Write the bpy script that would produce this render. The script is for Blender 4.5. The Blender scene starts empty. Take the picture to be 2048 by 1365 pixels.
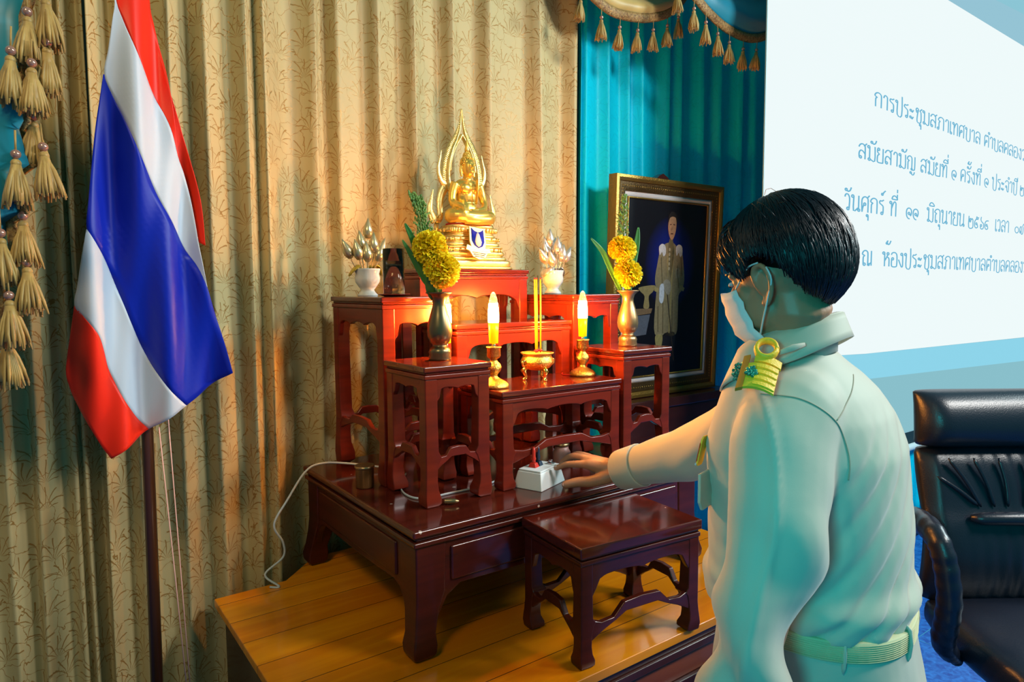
import bpy, bmesh, math, random
from mathutils import Vector, Matrix, noise
from mathutils.bvhtree import BVHTree
PI = math.pi
random.seed(7)
SC = bpy.context.scene
COL = SC.collection
# ---------------------------------------------------------------- camera, world, lights, exposure
YAW = 0.633
cam_d = bpy.data.cameras.new('camera')
cam_d.sensor_width = 36.0
cam_d.lens = 1342.0 / 2048.0 * 36.0
cam_d.clip_start = 0.02
cam = bpy.data.objects.new('camera', cam_d)
COL.objects.link(cam)
_f = Vector((math.sin(YAW) * math.cos(.0785), math.cos(YAW) * math.cos(.0785), -math.sin(.0785)))
_r = Vector((math.cos(YAW), -math.sin(YAW), 0)); _u = _r.cross(_f)
_c, _s = math.cos(-.0068), math.sin(-.0068)
_r2 = _c * _r + _s * _u; _u2 = -_s * _r + _c * _u
cam.matrix_world = Matrix(((_r2.x, _u2.x, -_f.x, 0), (_r2.y, _u2.y, -_f.y, 0), (_r2.z, _u2.z, -_f.z, 1.5), (0, 0, 0, 1)))
SC.camera = cam
SC.view_settings.view_transform = 'Standard'
SC.view_settings.look = 'None'
SC.view_settings.exposure = 0.0
SC.view_settings.gamma = 1.0
SC.view_settings.use_curve_mapping = False
world = bpy.data.worlds.new('world'); SC.world = world; world.use_nodes = True
_bg = world.node_tree.nodes['Background']
_bg.inputs[0].default_value = (0.0, 0.46, 0.50, 1); _bg.inputs[1].default_value = 0.40
def area(name, loc, target, size, power, color, size_y=None):
    l = bpy.data.lights.new(name, 'AREA'); l.energy = power; l.color = color
    l.shape = 'RECTANGLE'; l.size = size; l.size_y = size_y or size
    o = bpy.data.objects.new(name, l); COL.objects.link(o); o.location = loc
    o.rotation_euler = (Vector(target) - Vector(loc)).to_track_quat('-Z', 'Y').to_euler()
    return o
area('ceiling_and_fill_light', (2.75, -1.0, 3.25), (1.7, 2.1, 1.4), .8, 92, (1.0, .98, .94), .5)
wl = area('ceiling_and_fill_light', (-1.0, .15, 3.3), (.35, 2.3, 1.3), .6, 6.5, (1.0, .70, .36), .4); wl.data.spread = math.radians(80)  # added warm fill out of view, for the far-left curtain folds
area('ceiling_and_fill_light', (4.5, -.5, 2.9), (1.5, .8, 1.1), 1.0, 118, (.80, .98, 1.0), .5)
tl = area('teal_fill_light', (-1.3, -.3, 1.7), (1.25, .50, 1.08), .5, 1.9, (.0, .86, .95), .4); tl.data.spread = math.radians(38)  # added teal fill out of view, tints the man's near sleeve

# ---------------------------------------------------------------- mesh helpers
class G:
    def __init__(s): s.v = []; s.f = []
    def add(s, vs, fs, M=None):
        n = len(s.v)
        s.v += [(M @ Vector(v)) if M else Vector(v) for v in vs]
        s.f += [[i + n for i in f] for f in fs]
        return s
    def box(s, x0, x1, y0, y1, z0, z1, M=None):
        return s.add([(x0,y0,z0),(x1,y0,z0),(x1,y1,z0),(x0,y1,z0),(x0,y0,z1),(x1,y0,z1),(x1,y1,z1),(x0,y1,z1)],
                     [(0,3,2,1),(4,5,6,7),(0,1,5,4),(1,2,6,5),(2,3,7,6),(3,0,4,7)], M)
    def rings(s, R, closed=True, cap=True, M=None):
        n = len(R[0]); vs = [p for r in R for p in r]; fs = []
        for i in range(len(R) - 1):
            for j in range(n if closed else n - 1):
                k = (j + 1) % n
                fs.append((i*n+j, i*n+k, (i+1)*n+k, (i+1)*n+j))
        if cap and closed:
            fs.append(tuple(range(n - 1, -1, -1))); fs.append(tuple(range((len(R)-1)*n, len(R)*n)))
        return s.add(vs, fs, M)
    def lathe(s, prof, n=28, M=None):
        R = [[(r*math.cos(2*PI*j/n), r*math.sin(2*PI*j/n), z) for j in range(n)] for r, z in prof]
        return s.rings(R, True, True, M)
    def tube(s, pts, rad, n=10, cap=True, M=None, flat=1.0):
        pts = [Vector(p) for p in pts]
        if not hasattr(rad, '__len__'): rad = [rad] * len(pts)
        R = []; up = None
        for i, p in enumerate(pts):
            t = (pts[min(i+1, len(pts)-1)] - pts[max(i-1, 0)]).normalized()
            if up is None:
                a = Vector((0,0,1)) if abs(t.z) < .9 else Vector((0,1,0))
                up = (a - t * a.dot(t)).normalized()
            else:
                up = (up - t * up.dot(t)).normalized()
            b = t.cross(up)
            R.append([p + (up*math.cos(2*PI*j/n) + b*math.sin(2*PI*j/n)*flat) * rad[i] for j in range(n)])
        return s.rings(R, True, cap, M)
    def ell(s, c, r, M=None, nu=20, nv=12):
        c = Vector(c); R = []
        for i in range(nv + 1):
            t = PI * i / nv; rr = max(math.sin(t), .02)
            R.append([Vector((r[0]*rr*math.cos(2*PI*j/nu), r[1]*rr*math.sin(2*PI*j/nu), -r[2]*math.cos(t))) for j in range(nu)])
        if M is not None: R = [[M @ v for v in q] for q in R]
        return s.rings([[c + v for v in q] for q in R])
    def prism(s, poly, d0, d1, plane='xz', M=None):
        def P(a, b, d): return {'xz': (a, d, b), 'yz': (d, a, b), 'xy': (a, b, d)}[plane]
        n = len(poly)
        vs = [P(a, b, d0) for a, b in poly] + [P(a, b, d1) for a, b in poly]
        fs = [tuple(range(n)), tuple(range(2*n-1, n-1, -1))] + [(i, (i+1) % n, (i+1) % n + n, i+n) for i in range(n)]
        return s.add(vs, fs, M)
    def grid(s, P, M=None):
        n = len(P[0]); m = len(P)
        return s.add([p for r in P for p in r], [(i*n+j, i*n+j+1, (i+1)*n+j+1, (i+1)*n+j) for i in range(m-1) for j in range(n-1)], M)

def spline(pts, k=6, closed=False):
    pts = [Vector(p) for p in pts]; out = []; n = len(pts)
    for i in range(n if closed else n - 1):
        if closed: a, b, c, d = pts[i-1], pts[i], pts[(i+1) % n], pts[(i+2) % n]
        else: a, b, c, d = pts[max(i-1, 0)], pts[i], pts[i+1], pts[min(i+2, n-1)]
        for j in range(k):
            t = j / k
            out.append(.5*((2*b) + (c-a)*t + (2*a-5*b+4*c-d)*t*t + (3*b-a-3*c+d)*t*t*t))
    if not closed: out.append(pts[-1])
    return out
def lerp(a, b, t): return a + (b - a) * t
def interp(tab, x):
    for i in range(len(tab) - 1):
        if x <= tab[i+1][0] or i == len(tab) - 2:
            t = (x - tab[i][0]) / (tab[i+1][0] - tab[i][0]); t = min(max(t, 0), 1)
            return lerp(tab[i][1], tab[i+1][1], t)
def sstep(a, b, x):
    t = min(max((x - a) / (b - a), 0), 1); return t*t*(3 - 2*t)

def mesh_of(g, name):
    me = bpy.data.meshes.new(name)
    me.from_pydata([tuple(v) for v in g.v], [], [list(f) for f in g.f])
    bm = bmesh.new(); bm.from_mesh(me); bmesh.ops.recalc_face_normals(bm, faces=bm.faces[:]); bm.to_mesh(me); bm.free()
    return me
def ob(name, g, m, parent=None, smooth=True, bevel=0, sub=0, solid=0, loc=None, uv=None, seg=2):
    me = g if isinstance(g, bpy.types.Mesh) else mesh_of(g, name)
    o = bpy.data.objects.new(name, me); COL.objects.link(o)
    if m: me.materials.append(m)
    if parent: o.parent = parent
    if loc: o.location = loc
    if smooth and not bevel:
        for p in me.polygons: p.use_smooth = True
    if uv:
        l = me.uv_layers.new(name='UVMap')
        for k, lp in enumerate(me.loops): l.data[k].uv = uv[lp.vertex_index]
    if solid:
        q = o.modifiers.new('solid', 'SOLIDIFY'); q.thickness = solid; q.offset = 0
    if bevel:
        q = o.modifiers.new('bevel', 'BEVEL'); q.width = bevel; q.segments = seg; q.limit_method = 'ANGLE'; q.angle_limit = .6
        for p in me.polygons: p.use_smooth = True
        try:
            w = o.modifiers.new('wn', 'WEIGHTED_NORMAL'); w.keep_sharp = True
        except Exception: pass
    if sub:
        q = o.modifiers.new('sub', 'SUBSURF'); q.levels = sub; q.render_levels = sub
    return o
def thing(name, label, cat, loc=(0,0,0), rz=0, group=None):
    o = bpy.data.objects.new(name, None); COL.objects.link(o); o.empty_display_size = .05
    o.location = loc; o.rotation_euler = (0, 0, rz)
    return tag(o, label, cat, group)
def tag(o, label, cat, group=None):
    o['label'] = label; o['category'] = cat
    if group: o['group'] = group
    return o
def struct(o): o['kind'] = 'structure'; return o
def dup(root, loc, label, rz=None):
    r = root.copy(); COL.objects.link(r); r.location = loc; r['label'] = label
    if rz is not None: r.rotation_euler = (0, 0, rz)
    for ch in list(root.children):
        c = ch.copy(); COL.objects.link(c); c.parent = r
        for gch in list(ch.children):
            d = gch.copy(); COL.objects.link(d); d.parent = c
    return r
def remesh(g, voxel, it=4, fac=.5):
    me = mesh_of(g, 'tmp'); o = bpy.data.objects.new('tmp', me); COL.objects.link(o)
    q = o.modifiers.new('r', 'REMESH'); q.mode = 'VOXEL'; q.voxel_size = voxel
    if it:
        q = o.modifiers.new('s', 'SMOOTH'); q.factor = fac; q.iterations = it
    dg = bpy.context.evaluated_depsgraph_get()
    out = bpy.data.meshes.new_from_object(o.evaluated_get(dg))
    bpy.data.objects.remove(o); bpy.data.meshes.remove(me)
    return out

# ---------------------------------------------------------------- materials
def mat(name, col=(.5,.5,.5), rough=.5, metal=0, coat=0, spec=.5, sheen=0, trans=0, ior=1.45, emit=None, es=0, sss=0, bump=None, var=None, alpha=1):
    m = bpy.data.materials.new(name); m.use_nodes = True
    nt = m.node_tree; b = nt.nodes['Principled BSDF']
    b.inputs['Base Color'].default_value = (*col, 1); b.inputs['Roughness'].default_value = rough
    b.inputs['Metallic'].default_value = metal; b.inputs['Coat Weight'].default_value = coat
    b.inputs['Coat Roughness'].default_value = .08
    b.inputs['Specular IOR Level'].default_value = spec; b.inputs['IOR'].default_value = ior
    b.inputs['Sheen Weight'].default_value = sheen; b.inputs['Transmission Weight'].default_value = trans
    b.inputs['Alpha'].default_value = alpha
    if emit: b.inputs['Emission Color'].default_value = (*emit, 1); b.inputs['Emission Strength'].default_value = es
    if sss: b.inputs['Subsurface Weight'].default_value = sss; b.inputs['Subsurface Radius'].default_value = (.012, .005, .003)
    if sss: b.inputs['Subsurface Scale'].default_value = 1.0
    tc = nt.nodes.new('ShaderNodeTexCoord')
    if var:   # (scale, stretch xyz, second colour, contrast)
        mp = nt.nodes.new('ShaderNodeMapping'); mp.inputs['Scale'].default_value = var[1]
        nz = nt.nodes.new('ShaderNodeTexNoise'); nz.inputs['Scale'].default_value = var[0]; nz.inputs['Detail'].default_value = 5
        nz.inputs['Distortion'].default_value = .6
        rp = nt.nodes.new('ShaderNodeValToRGB')
        rp.color_ramp.elements[0].position = .5 - var[3]; rp.color_ramp.elements[1].position = .5 + var[3]
        rp.color_ramp.elements[0].color = (*col, 1); rp.color_ramp.elements[1].color = (*var[2], 1)
        nt.links.new(tc.outputs['Object'], mp.inputs[0]); nt.links.new(mp.outputs[0], nz.inputs[0])
        nt.links.new(nz.outputs['Fac'], rp.inputs[0]); nt.links.new(rp.outputs[0], b.inputs['Base Color'])
    if bump:  # (scale, strength, distance)
        nz = nt.nodes.new('ShaderNodeTexNoise'); nz.inputs['Scale'].default_value = bump[0]; nz.inputs['Detail'].default_value = 4
        bp = nt.nodes.new('ShaderNodeBump'); bp.inputs['Strength'].default_value = bump[1]; bp.inputs['Distance'].default_value = bump[2]
        nt.links.new(tc.outputs['Object'], nz.inputs[0]); nt.links.new(nz.outputs['Fac'], bp.inputs['Height']); nt.links.new(bp.outputs[0], b.inputs['Normal'])
    return m
def N(nt, typ, **kw):
    n = nt.nodes.new(typ)
    for k, v in kw.items():
        if k.startswith('i'): n.inputs[int(k[1:])].default_value = v
        else: setattr(n, k, v)
    return n
def math_n(nt, op, a, b=None, clamp=False):
    n = nt.nodes.new('ShaderNodeMath'); n.operation = op; n.use_clamp = clamp
    for i, q in enumerate((a, b)):
        if q is None: continue
        if isinstance(q, (int, float)): n.inputs[i].default_value = q
        else: nt.links.new(q, n.inputs[i])
    return n.outputs[0]
def brocade(name, base, line, scale, rough=.5, amount=.8, lm=.5, lr=.35):
    """woven fabric: fans of fine strokes in scattered cells, joined by thin wandering veins (UV in metres)"""
    m = mat(name, base, rough, sheen=0, spec=.22); nt = m.node_tree; b = nt.nodes['Principled BSDF']
    tc = nt.nodes.new('ShaderNodeTexCoord'); mp = nt.nodes.new('ShaderNodeMapping'); mp.inputs['Scale'].default_value = (scale, scale, scale)
    nt.links.new(tc.outputs['UV'], mp.inputs[0])
    wz = N(nt, 'ShaderNodeTexNoise', i2=1.6, i3=3.0); nt.links.new(mp.outputs[0], wz.inputs[0])
    wv = N(nt, 'ShaderNodeVectorMath', operation='MULTIPLY_ADD'); wv.inputs[1].default_value = (.85, .85, 0)
    nt.links.new(wz.outputs['Color'], wv.inputs[0]); nt.links.new(mp.outputs[0], wv.inputs[2])
    vo = N(nt, 'ShaderNodeTexVoronoi', voronoi_dimensions='2D', feature='F1'); vo.inputs['Scale'].default_value = 1; vo.inputs['Randomness'].default_value = .75
    wf = N(nt, 'ShaderNodeVectorMath', operation='MULTIPLY_ADD'); wf.inputs[1].default_value = (.22, .22, 0)
    nt.links.new(wz.outputs['Color'], wf.inputs[0]); nt.links.new(mp.outputs[0], wf.inputs[2])
    nt.links.new(wf.outputs[0], vo.inputs['Vector'])
    ve = N(nt, 'ShaderNodeTexVoronoi', voronoi_dimensions='2D', feature='DISTANCE_TO_EDGE'); ve.inputs['Scale'].default_value = 1.5; ve.inputs['Randomness'].default_value = .9
    nt.links.new(wv.outputs[0], ve.inputs['Vector'])
    sb = N(nt, 'ShaderNodeVectorMath', operation='SUBTRACT'); nt.links.new(wf.outputs[0], sb.inputs[0]); nt.links.new(vo.outputs['Position'], sb.inputs[1])
    sp = nt.nodes.new('ShaderNodeSeparateXYZ'); nt.links.new(sb.outputs[0], sp.inputs[0])
    y2 = math_n(nt, 'ADD', sp.outputs[1], .32)
    ang = math_n(nt, 'ARCTAN2', sp.outputs[0], y2)
    rad = math_n(nt, 'SQRT', math_n(nt, 'ADD', math_n(nt, 'MULTIPLY', sp.outputs[0], sp.outputs[0]), math_n(nt, 'MULTIPLY', y2, y2)))
    curl = math_n(nt, 'MULTIPLY', math_n(nt, 'ABSOLUTE', ang), math_n(nt, 'MULTIPLY', rad, -.55))
    a2 = math_n(nt, 'ADD', math_n(nt, 'ABSOLUTE', ang), curl)
    ray = math_n(nt, 'ABSOLUTE', math_n(nt, 'SINE', math_n(nt, 'MULTIPLY', a2, 9.0)))
    wid = math_n(nt, 'MULTIPLY_ADD', rad, -.34) if False else math_n(nt, 'SUBTRACT', .40, math_n(nt, 'MULTIPLY', rad, .30))
    fan = math_n(nt, 'LESS_THAN', ray, wid)
    fan = math_n(nt, 'MULTIPLY', fan, math_n(nt, 'LESS_THAN', math_n(nt, 'ABSOLUTE', ang), 1.35))
    fan = math_n(nt, 'MULTIPLY', fan, math_n(nt, 'LESS_THAN', rad, .72))
    fan = math_n(nt, 'MULTIPLY', fan, math_n(nt, 'GREATER_THAN', rad, .06))
    vein = math_n(nt, 'LESS_THAN', ve.outputs['Distance'], .016)
    msk = math_n(nt, 'MAXIMUM', fan, vein)
    msk = math_n(nt, 'MULTIPLY', msk, amount)
    mx = N(nt, 'ShaderNodeMix', data_type='RGBA'); mx.inputs['A'].default_value = (*base, 1); mx.inputs['B'].default_value = (*line, 1)
    nt.links.new(msk, mx.inputs['Factor']); nt.links.new(mx.outputs['Result'], b.inputs['Base Color'])
    nt.links.new(math_n(nt, 'MULTIPLY', msk, lm), b.inputs['Metallic'])
    nt.links.new(math_n(nt, 'SUBTRACT', rough, math_n(nt, 'MULTIPLY', msk, rough - lr)), b.inputs['Roughness'])
    return m
def planks(name, c1, c2, seam, pw, rough=.25):
    m = mat(name, c1, rough, coat=.3); nt = m.node_tree; b = nt.nodes['Principled BSDF']
    tc = nt.nodes.new('ShaderNodeTexCoord'); mp = nt.nodes.new('ShaderNodeMapping'); mp.inputs['Scale'].default_value = (1.6, 14, 14)
    nt.links.new(tc.outputs['Object'], mp.inputs[0])
    nz = N(nt, 'ShaderNodeTexNoise', i2=1.3, i3=6.0); nz.inputs['Distortion'].default_value = .8; nt.links.new(mp.outputs[0], nz.inputs[0])
    sp = nt.nodes.new('ShaderNodeSeparateXYZ'); nt.links.new(tc.outputs['Object'], sp.inputs[0])
    row = math_n(nt, 'FLOOR', math_n(nt, 'DIVIDE', sp.outputs[1], pw)); fr = math_n(nt, 'FRACT', math_n(nt, 'DIVIDE', sp.outputs[1], pw))
    wn = N(nt, 'ShaderNodeTexWhiteNoise', noise_dimensions='1D'); nt.links.new(row, wn.inputs['W'])
    f = math_n(nt, 'ADD', math_n(nt, 'MULTIPLY', nz.outputs['Fac'], .9), math_n(nt, 'MULTIPLY', math_n(nt, 'SUBTRACT', wn.outputs[0], .5), .35), True)
    rp = nt.nodes.new('ShaderNodeValToRGB'); rp.color_ramp.elements[0].position = .3; rp.color_ramp.elements[1].position = .7
    rp.color_ramp.elements[0].color = (*c1, 1); rp.color_ramp.elements[1].color = (*c2, 1); nt.links.new(f, rp.inputs[0])
    ln = math_n(nt, 'LESS_THAN', fr, .018)
    mx = N(nt, 'ShaderNodeMix', data_type='RGBA'); mx.inputs['B'].default_value = (*seam, 1)
    nt.links.new(rp.outputs[0], mx.inputs['A']); nt.links.new(ln, mx.inputs['Factor']); nt.links.new(mx.outputs['Result'], b.inputs['Base Color'])
    return m
def carpet(name):
    m = mat(name, (.01,.08,.34), .35, spec=.4); nt = m.node_tree; b = nt.nodes['Principled BSDF']
    tc = nt.nodes.new('ShaderNodeTexCoord')
    nz = N(nt, 'ShaderNodeTexNoise', i2=34.0, i3=5.0); nz.inputs['Distortion'].default_value = 1.2; nt.links.new(tc.outputs['Object'], nz.inputs[0])
    rp = nt.nodes.new('ShaderNodeValToRGB'); rp.color_ramp.elements[0].position = .35; rp.color_ramp.elements[1].position = .7
    rp.color_ramp.elements[0].color = (.004,.05,.30,1); rp.color_ramp.elements[1].color = (.02,.16,.55,1); nt.links.new(nz.outputs['Fac'], rp.inputs[0])
    sp = nt.nodes.new('ShaderNodeSeparateXYZ'); nt.links.new(tc.outputs['Object'], sp.inputs[0])
    l1 = math_n(nt, 'LESS_THAN', math_n(nt, 'FRACT', math_n(nt, 'DIVIDE', sp.outputs[0], .6)), .006)
    l2 = math_n(nt, 'LESS_THAN', math_n(nt, 'FRACT', math_n(nt, 'DIVIDE', sp.outputs[1], .6)), .006)
    mx = N(nt, 'ShaderNodeMix', data_type='RGBA'); mx.inputs['B'].default_value = (.03,.22,.40,1)
    nt.links.new(rp.outputs[0], mx.inputs['A']); nt.links.new(math_n(nt, 'MAXIMUM', l1, l2), mx.inputs['Factor']); nt.links.new(mx.outputs['Result'], b.inputs['Base Color'])
    return m

M_ = {}
M_['wood'] = mat('dark_red_lacquered_wood', (.200,.017,.006), .3, coat=.1, spec=.35, var=(3, (1.2,1.2,12), (.10,.009,.004), .22))
M_['woodx'] = mat('dark_red_lacquered_wood_grain', (.200,.017,.006), .28, coat=.15, spec=.4, var=(3, (1.2,12,12), (.10,.009,.004), .22))
M_['woodtop'] = mat('polished_red_wood', (.150,.016,.006), .13, coat=.4, var=(3, (1.2,12,12), (.08,.009,.005), .22))
def specks(m, scale, thr, col):      # scattered pale chips and wax drops
    nt = m.node_tree; b = nt.nodes['Principled BSDF']; tc = nt.nodes.new('ShaderNodeTexCoord')
    v = N(nt, 'ShaderNodeTexVoronoi', feature='F1'); v.inputs['Scale'].default_value = scale; nt.links.new(tc.outputs['Object'], v.inputs['Vector'])
    w = N(nt, 'ShaderNodeTexWhiteNoise', noise_dimensions='3D'); nt.links.new(v.outputs['Color'], w.inputs['Vector'])
    k = math_n(nt, 'LESS_THAN', v.outputs['Distance'], math_n(nt, 'MULTIPLY', w.outputs[0], thr))
    sel = N(nt, 'ShaderNodeSeparateColor'); nt.links.new(v.outputs['Color'], sel.inputs[0]); k = math_n(nt, 'MULTIPLY', k, math_n(nt, 'GREATER_THAN', sel.outputs[0], .78))
    mx = N(nt, 'ShaderNodeMix', data_type='RGBA'); mx.inputs['B'].default_value = (*col, 1)
    nt.links.new(b.inputs['Base Color'].links[0].from_socket, mx.inputs['A']); nt.links.new(k, mx.inputs['Factor']); nt.links.new(mx.outputs['Result'], b.inputs['Base Color'])

M_['wood2'] = mat('shaded_red_lacquered_wood', (.075,.010,.005), .28, coat=.12, spec=.35, var=(3, (1.2,1.2,12), (.04,.006,.003), .22))  # darker copies of the red altar wood: shade on base table and stool in colour
M_['wood2x'] = mat('shaded_red_lacquered_wood_grain', (.075,.010,.005), .22, coat=.25, var=(3, (1.2,12,12), (.04,.006,.003), .22))
M_['wood2top'] = mat('shaded_polished_red_wood', (.095,.012,.006), .13, coat=.4, var=(3, (1.2,12,12), (.05,.007,.004), .22))
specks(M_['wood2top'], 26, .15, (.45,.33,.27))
M_['wooddark'] = mat('dark_brown_wood', (.055,.012,.008), .26, coat=.3, var=(3, (1.2,12,12), (.03,.007,.005), .25))
M_['plank'] = planks('golden_floor_planks', (.62,.18,.002), (.80,.29,.003), (.05,.018,.004), .135)
M_['fascia'] = mat('red_brown_fascia_wood', (.22,.05,.018), .3, coat=.3, var=(2, (1,10,10), (.13,.026,.012), .25))
M_['gold_cloth'] = brocade('gold_brocade_curtain', (.52,.42,.21), (.34,.175,.04), 10.5, .5, .85, .3, .38)
M_['teal_cloth'] = brocade('teal_brocade_curtain', (.0,.62,.84), (.0,.48,.66), 9, .5, .5, .1)
M_['teal_plain'] = mat('teal_velvet', (.0,.24,.36), .42, sheen=.4, spec=.5)
M_['gold_plain'] = mat('gold_satin', (.50,.34,.10), .4, sheen=.4)
M_['braid'] = mat('gold_braid', (.42,.27,.09), .55, var=(120, (1,1,1), (.16,.07,.02), .15), bump=(160, .8, .004))
M_['thread'] = mat('gold_thread', (.48,.33,.10), .5, var=(90, (1,1,.08), (.26,.15,.03), .2), sheen=.2)
M_['bead'] = mat('pearly_bead', (.50,.26,.20), .15, metal=.5, coat=.5)
M_['gold'] = mat('polished_gold', (.95,.62,.13), .16, metal=1)
M_['gold_statue'] = mat('burnished_gold_paint', (.92,.60,.12), .33, metal=.8)
M_['gold_rough'] = mat('chased_gold', (.90,.56,.11), .28, metal=1, bump=(260, .7, .003))
M_['gold_pale'] = mat('pale_gilt', (.80,.60,.22), .3, metal=.85, bump=(300, .6, .002))
M_['brass'] = mat('aged_brass', (.42,.27,.12), .3, metal=.9, var=(8, (1,1,1), (.30,.22,.12), .3))
M_['brass_dark'] = mat('dark_patinated_brass', (.20,.16,.08), .32, metal=.85, var=(8, (1,1,1), (.13,.12,.07), .3))
M_['brass_copper'] = mat('coppery_brass', (.48,.27,.12), .34, metal=.85, var=(8, (1,1,1), (.34,.24,.12), .3))
M_['white_ceramic'] = mat('white_ceramic', (.72,.72,.70), .12, coat=.5)
M_['silver'] = mat('silver_paint', (.70,.66,.60), .28, metal=.75)
M_['bronze_paint'] = mat('pale_gold_paint', (.62,.50,.28), .28, metal=.75)
M_['leaf_gold'] = mat('gold_leaf_paint', (.60,.42,.05), .35, metal=.3)
M_['green'] = mat('green_leaf', (.03,.17,.035), .4, var=(14, (1,1,1), (.06,.26,.05), .3))
M_['fern'] = mat('fern_green', (.07,.22,.05), .5, var=(60, (1,1,1), (.20,.36,.07), .2))
M_['stem'] = mat('pale_stem', (.30,.34,.09), .5)
M_['marigold'] = mat('marigold_petals', (1.0,.66,.004), .6, var=(70, (1,1,1), (1.0,.84,.02), .2), sss=.35)
M_['white_plastic'] = mat('white_plastic', (.78,.80,.80), .35)
M_['red_plastic'] = mat('red_plastic', (.60,.035,.02), .3)
M_['black_plastic'] = mat('dark_blue_plastic', (.015,.03,.06), .35)
M_['cord'] = mat('pale_grey_cord', (.50,.58,.62), .4)
M_['redcord'] = mat('red_cord', (.55,.02,.015), .4)
M_['chrome'] = mat('chrome', (.75,.75,.75), .15, metal=1)
M_['candle'] = mat('yellow_candle_plastic', (.95,.62,.0), .35, emit=(1.0,.62,.0), es=.75)
M_['bulb'] = mat('lit_bulb_glass', (1,.9,.7), .2, emit=(1.0,.36,.055), es=900)
M_['bulbtip'] = mat('clear_bulb_tip', (1,.95,.85), .05, trans=.9, emit=(1.0,.55,.18), es=.5)
M_['glass'] = mat('clear_glass', (1,1,1), .0, trans=1, ior=1.18)
M_['water'] = mat('water', (1,1,1), .0, trans=1, ior=1.22)
M_['incense'] = mat('yellow_incense', (.90,.50,.02), .5)
M_['incense_red'] = mat('red_incense_stick', (.55,.01,.015), .5)
M_['sand'] = mat('orange_sand', (.80,.42,.03), .8, bump=(300, .6, .003))
M_['flag_red'] = mat('red_flag_satin', (.84,.020,.004), .42, sheen=.05, spec=.3)
M_['flag_white'] = mat('white_flag_satin', (.54,.60,.70), .42, sheen=.05, spec=.3)
M_['flag_blue'] = mat('blue_flag_satin', (.002,.016,.40), .42, sheen=.05, spec=.3)
M_['pole'] = mat('dark_pole_wood', (.08,.025,.01), .3, coat=.3)
M_['string'] = mat('pink_string', (.95,.50,.42), .6)
M_['skin'] = mat('warm_skin', (.40,.205,.115), .45, sss=.12, var=(22, (1,1,1), (.36,.175,.10), .25), bump=(220, .15, .002))
M_['nail'] = mat('fingernail', (.62,.45,.40), .3)
M_['hair'] = mat('black_hair', (.005,.006,.011), .36, spec=.5)
M_['mask'] = mat('white_face_mask', (.62,.66,.68), .7, bump=(400, .3, .001))
M_['elastic'] = mat('white_elastic', (.55,.62,.64), .6)
M_['khaki'] = mat('khaki_uniform_cloth', (.46,.44,.35), .62, sheen=.2, spec=.3, bump=(900, .12, .001))
M_['khaki_seam'] = mat('khaki_seam', (.30,.265,.19), .7)
M_['belt'] = mat('pale_canvas_belt', (.50,.48,.28), .7)
M_['epaulette'] = mat('yellow_gold_braid', (1.0,.56,.03), .5, bump=(300, .5, .002))
M_['epaulette_orange'] = mat('orange_braid', (.75,.22,.02), .5)
M_['badge'] = mat('green_enamel_badge', (.03,.30,.22), .2, metal=.7, bump=(350, 1, .004))
M_['leather'] = mat('black_leather', (.010,.013,.024), .32, spec=.6, bump=(260, .25, .002))
M_['frame_gold'] = mat('antique_gold_frame', (.36,.22,.05), .32, metal=.8, bump=(120, .6, .004))
M_['frame_dark'] = mat('dark_gilt_moulding', (.10,.06,.02), .3, metal=.6, bump=(160, .8, .004))
M_['mat_white'] = mat('pale_mount_board', (.52,.53,.55), .6)
M_['wall'] = mat('plaster_wall', (.30,.29,.26), .8)
M_['carpet'] = carpet('blue_tile_floor')
def emis(name, col, st):
    m = bpy.data.materials.new(name); m.use_nodes = True; nt = m.node_tree; nt.nodes.clear()
    e = nt.nodes.new('ShaderNodeEmission'); e.inputs[0].default_value = (*col, 1); e.inputs[1].default_value = st
    o = nt.nodes.new('ShaderNodeOutputMaterial'); nt.links.new(e.outputs[0], o.inputs[0]); return m
# ---------------------------------------------------------------- setting
struct(ob('floor', G().box(-2.5, 7.5, -2.5, 3.2, -.05, 0), M_['carpet'], smooth=False))
struct(ob('wall_back', G().box(-2.5, 7.5, 2.75, 2.85, 0, 3.6), M_['wall'], smooth=False))
struct(ob('wall_left', G().box(-2.6, -2.5, -2.5, 2.85, 0, 3.6), M_['wall'], smooth=False))
struct(ob('wall_right', G().box(7.5, 7.6, -2.5, 2.85, 0, 3.6), M_['wall'], smooth=False))

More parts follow.
